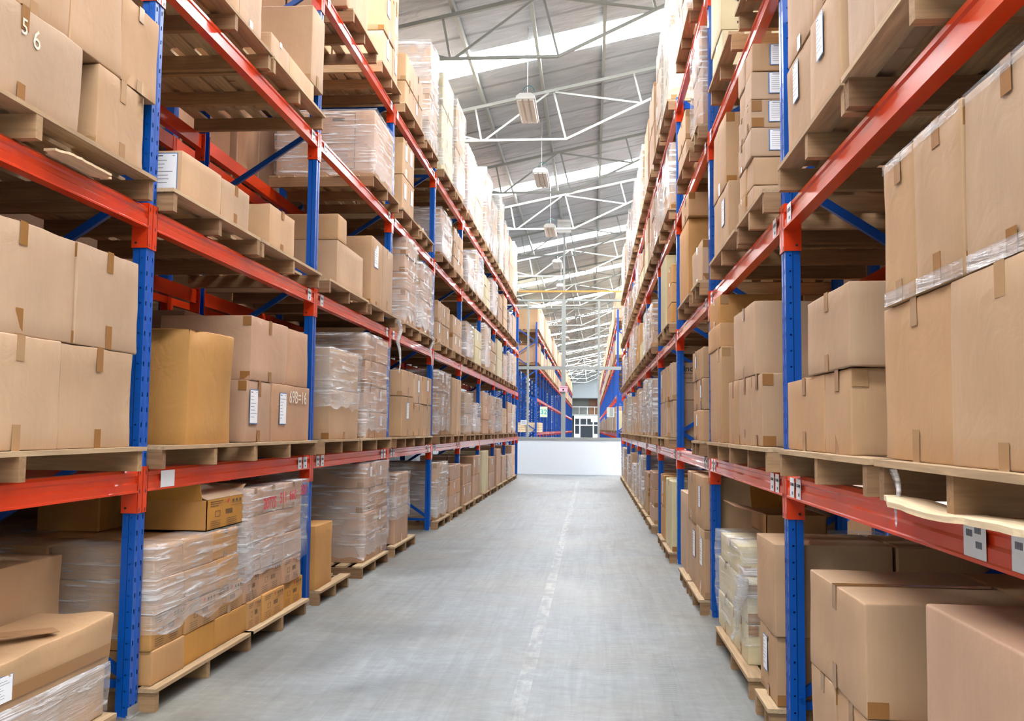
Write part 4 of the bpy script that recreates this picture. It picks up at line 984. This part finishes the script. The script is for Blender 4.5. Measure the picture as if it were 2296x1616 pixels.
# broken boards lying on the beams
def splinter(name, x0, x1, ya_, yb_, z, th, lab, seed):
    mb = MB(); n_ = 16; b0 = 0
    for i in range(n_+1):
        y = ya_+(yb_-ya_)*i/n_; f_ = 1 if 1 < i < n_-1 else .45; j1 = .012*noise.noise(Vector((i*.7, seed, 0))); j2 = .022*noise.noise(Vector((i*.9, seed, 5)))
        xm = (x0+x1)/2; hw = (x1-x0)/2*f_; zz = z+.006*math.sin(i*.5)*(1 if seed else 0)
        mb.v += [(xm-hw+j2, y, zz), (xm+hw+j1, y, zz), (xm+hw+j1, y, zz+th), (xm-hw+j2, y, zz+th)]
    for i in range(n_):
        for k in range(4): mb.f.append((i*4+k, i*4+(k+1) % 4, i*4+4+(k+1) % 4, i*4+4+k))
    mb.f += [(3, 2, 1, 0), tuple(n_*4+k for k in range(4))]; mb.m = [0]*len(mb.f); tag(obj(name, mb, WL, None, ((x0+x1)/2, (ya_+yb_)/2, z)), lab, 'board')
splinter('broken_board', XR-.07, XR+.05, 1.72, yz(1957, 1105, XR-.06)[0], LV['R'][1]+.052, .014, 'splintered pale board sticking out over the lowest right beam', 1)
splinter('broken_board', XB-.06, XB+.05, yz(112, 372, XB)[0], yz(240, 392, XB)[0], LV['L'][2]+.056, .01, 'thin broken board resting on second left beam, first bay', 0)
# opened carton behind the cream load, right
zc_ = .735; e = empty('open_box', (1.3, 6.45, zc_)); tag(e, 'golden brown box with one flap out, on cream boxes, right', 'box')
mb = MB(); x0_, x1_, y0_, y1_, z1_ = 1.12, 1.5, 6.2, 6.75, zc_+.13
mb.quadbox(x0_, x1_, y0_, y1_, zc_, zc_+t); mb.quadbox(x0_, x1_, y0_, y0_+t, zc_, z1_); mb.quadbox(x0_, x1_, y1_-t, y1_, zc_, z1_); mb.quadbox(x0_, x0_+t, y0_, y1_, zc_, z1_); mb.quadbox(x1_-t, x1_, y0_, y1_, zc_, z1_); obj('box_body', mb, MC['g'], e)
flap(e, (x0_, y0_, z1_), (x0_, y1_, z1_), (-1, 0, 0), .25, .2, MC['p']); flap(e, (x0_, y1_, z1_), (x1_, y1_, z1_), (0, .5, 0), 1, .16, MC['g']); flap(e, (x1_, y0_, z1_), (x1_, y1_, z1_), (-1, 0, 0), .3, .18, MC['t'])
# loose film tails and blue plastic round the right post
def tail(pts, lab, w0=.05, mat=None):
    mb = MB(); n_ = len(pts)
    for i, p in enumerate(pts):
        p = Vector(p); ww = w0*(1-.7*i/(n_-1)); k = i*.9
        for j in range(6): an = j*math.pi/3; mb.v.append(tuple(p+Vector((math.cos(an)*ww*.3*(1+.3*math.sin(k)), math.sin(an)*ww*(1+.4*math.cos(k*1.3)), .01*math.sin(j*2+k)))))
    for i in range(n_-1):
        for j in range(6): mb.f.append((i*6+j, i*6+(j+1) % 6, i*6+6+(j+1) % 6, i*6+6+j))
    mb.m = [0]*len(mb.f); tag(obj('loose_film', mb, mat or WRAPH, None, pts[0], smooth=True), lab, 'plastic wrap')
def tl(pxs, X): return [(X+.012*math.sin(i*2), *yz(px, py, X)) for i, (px, py) in enumerate(pxs)]
tail(tl([(893, 715), (897, 740), (893, 765), (897, 785), (895, 800), (899, 815), (897, 835)], XB+.06), 'twisted tail of clear film hanging over the second left beam, nearer one', .07)
tail(tl([(966, 745), (970, 765), (966, 785), (969, 805), (966, 820)], XB+.07), 'twisted tail of clear film hanging over the second left beam, farther one', .06)
tail([(1.0-.16+.01*math.sin(i), 2.72-.01*i, 1.30-.03*i) for i in range(6)], 'scrap of clear film hanging from pallet corner, lowest right shelf', .022)
tail(tl([(1664, 1290), (1662, 1320), (1658, 1350), (1654, 1380), (1648, 1410), (1644, 1432)], XR-.02), 'crumpled clear film hanging off the cream load, right', .10)
# ---------------------------------------------------------------- things past the 300 largest in view become one object of their kind
from mathutils.bvhtree import BVHTree
def top_of(o):
    while o.parent: o = o.parent
    return o
def rank():
    V = []; F = []; own = []; bpy.context.view_layer.update()
    for o in bpy.data.objects:
        if o.type != 'MESH' or o.name.startswith(('stretch_wrap', 'loose_film', 'printed', 'packing', 'ceiling')): continue
        b = len(V); mw = o.matrix_world; V += [mw @ v.co for v in o.data.vertices]
        t_ = top_of(o)
        for p in o.data.polygons: F.append([b+i for i in p.vertices]); own.append(t_)
    bv = BVHTree.FromPolygons(V, F); hits = {}; o0 = cam.location
    for py in range(2, 1616, 5):
        for px in range(2, 2296, 5):
            d = (_r*((px-1148)/FPX)+_u*((808-py)/FPX)+_f).normalized(); h = bv.ray_cast(o0, d)
            if h[2] is not None: t_ = own[h[2]]; hits[t_.name] = hits.get(t_.name, 0)+1
    return hits
HITS = rank()
def merge(prefix, keep, name, label, cat):
    tops = [o for o in bpy.data.objects if o.parent is None and o.name.startswith(prefix) and 'category' in o]
    tops.sort(key=lambda o: -HITS.get(o.name, 0))
    rest = tops[keep:]
    if not rest: return
    V = []; F = []; MI = []; mats = []
    for o in rest:
        for c in [o]+list(o.children_recursive):
            if c.type == 'MESH':
                mw = c.matrix_world; b = len(V); V += [tuple(mw @ v.co) for v in c.data.vertices]
                ix = []
                for mt in c.data.materials:
                    if mt not in mats: mats.append(mt)
                    ix.append(mats.index(mt))
                for p in c.data.polygons: F.append([b+i for i in p.vertices]); MI.append(ix[p.material_index])
    for o in rest:
        for c in list(o.children_recursive): bpy.data.objects.remove(c)
        bpy.data.objects.remove(o)
    me = bpy.data.meshes.new(name); me.from_pydata(V, [], F)
    for mt in mats: me.materials.append(mt)
    me.polygons.foreach_set('material_index', MI); me.update()
    o = bpy.data.objects.new(name, me); COL.objects.link(o); o['label'] = label; o['category'] = cat; o['kind'] = 'stuff'
    print('MERGED', name, len(rest), 'smallest kept', HITS.get(tops[keep-1].name, 0))
merge('cardboard_box', 300, 'distant_cardboard_boxes', 'mass of distant and half hidden cardboard boxes filling the rack shelves', 'boxes')
merge('wooden_pallet', 300, 'distant_wooden_pallets', 'distant and half hidden wooden pallets under the loads on the racks', 'pallets')
merge('rack_beam', 300, 'distant_rack_beams', 'distant orange-red beams of racks beyond and behind the near ones', 'beams')
LABELS.clear()
for o in bpy.data.objects:
    if o.parent is None and 'label' in o: LABELS.setdefault(o['label'], []).append(o)

for k_, v in LABELS.items():
    if len(v) > 1 and not all('group' in o for o in v): print('DUP', k_)
for o in bpy.data.objects:
    for q in ('_o', '_b'):
        if q in o: del o[q]
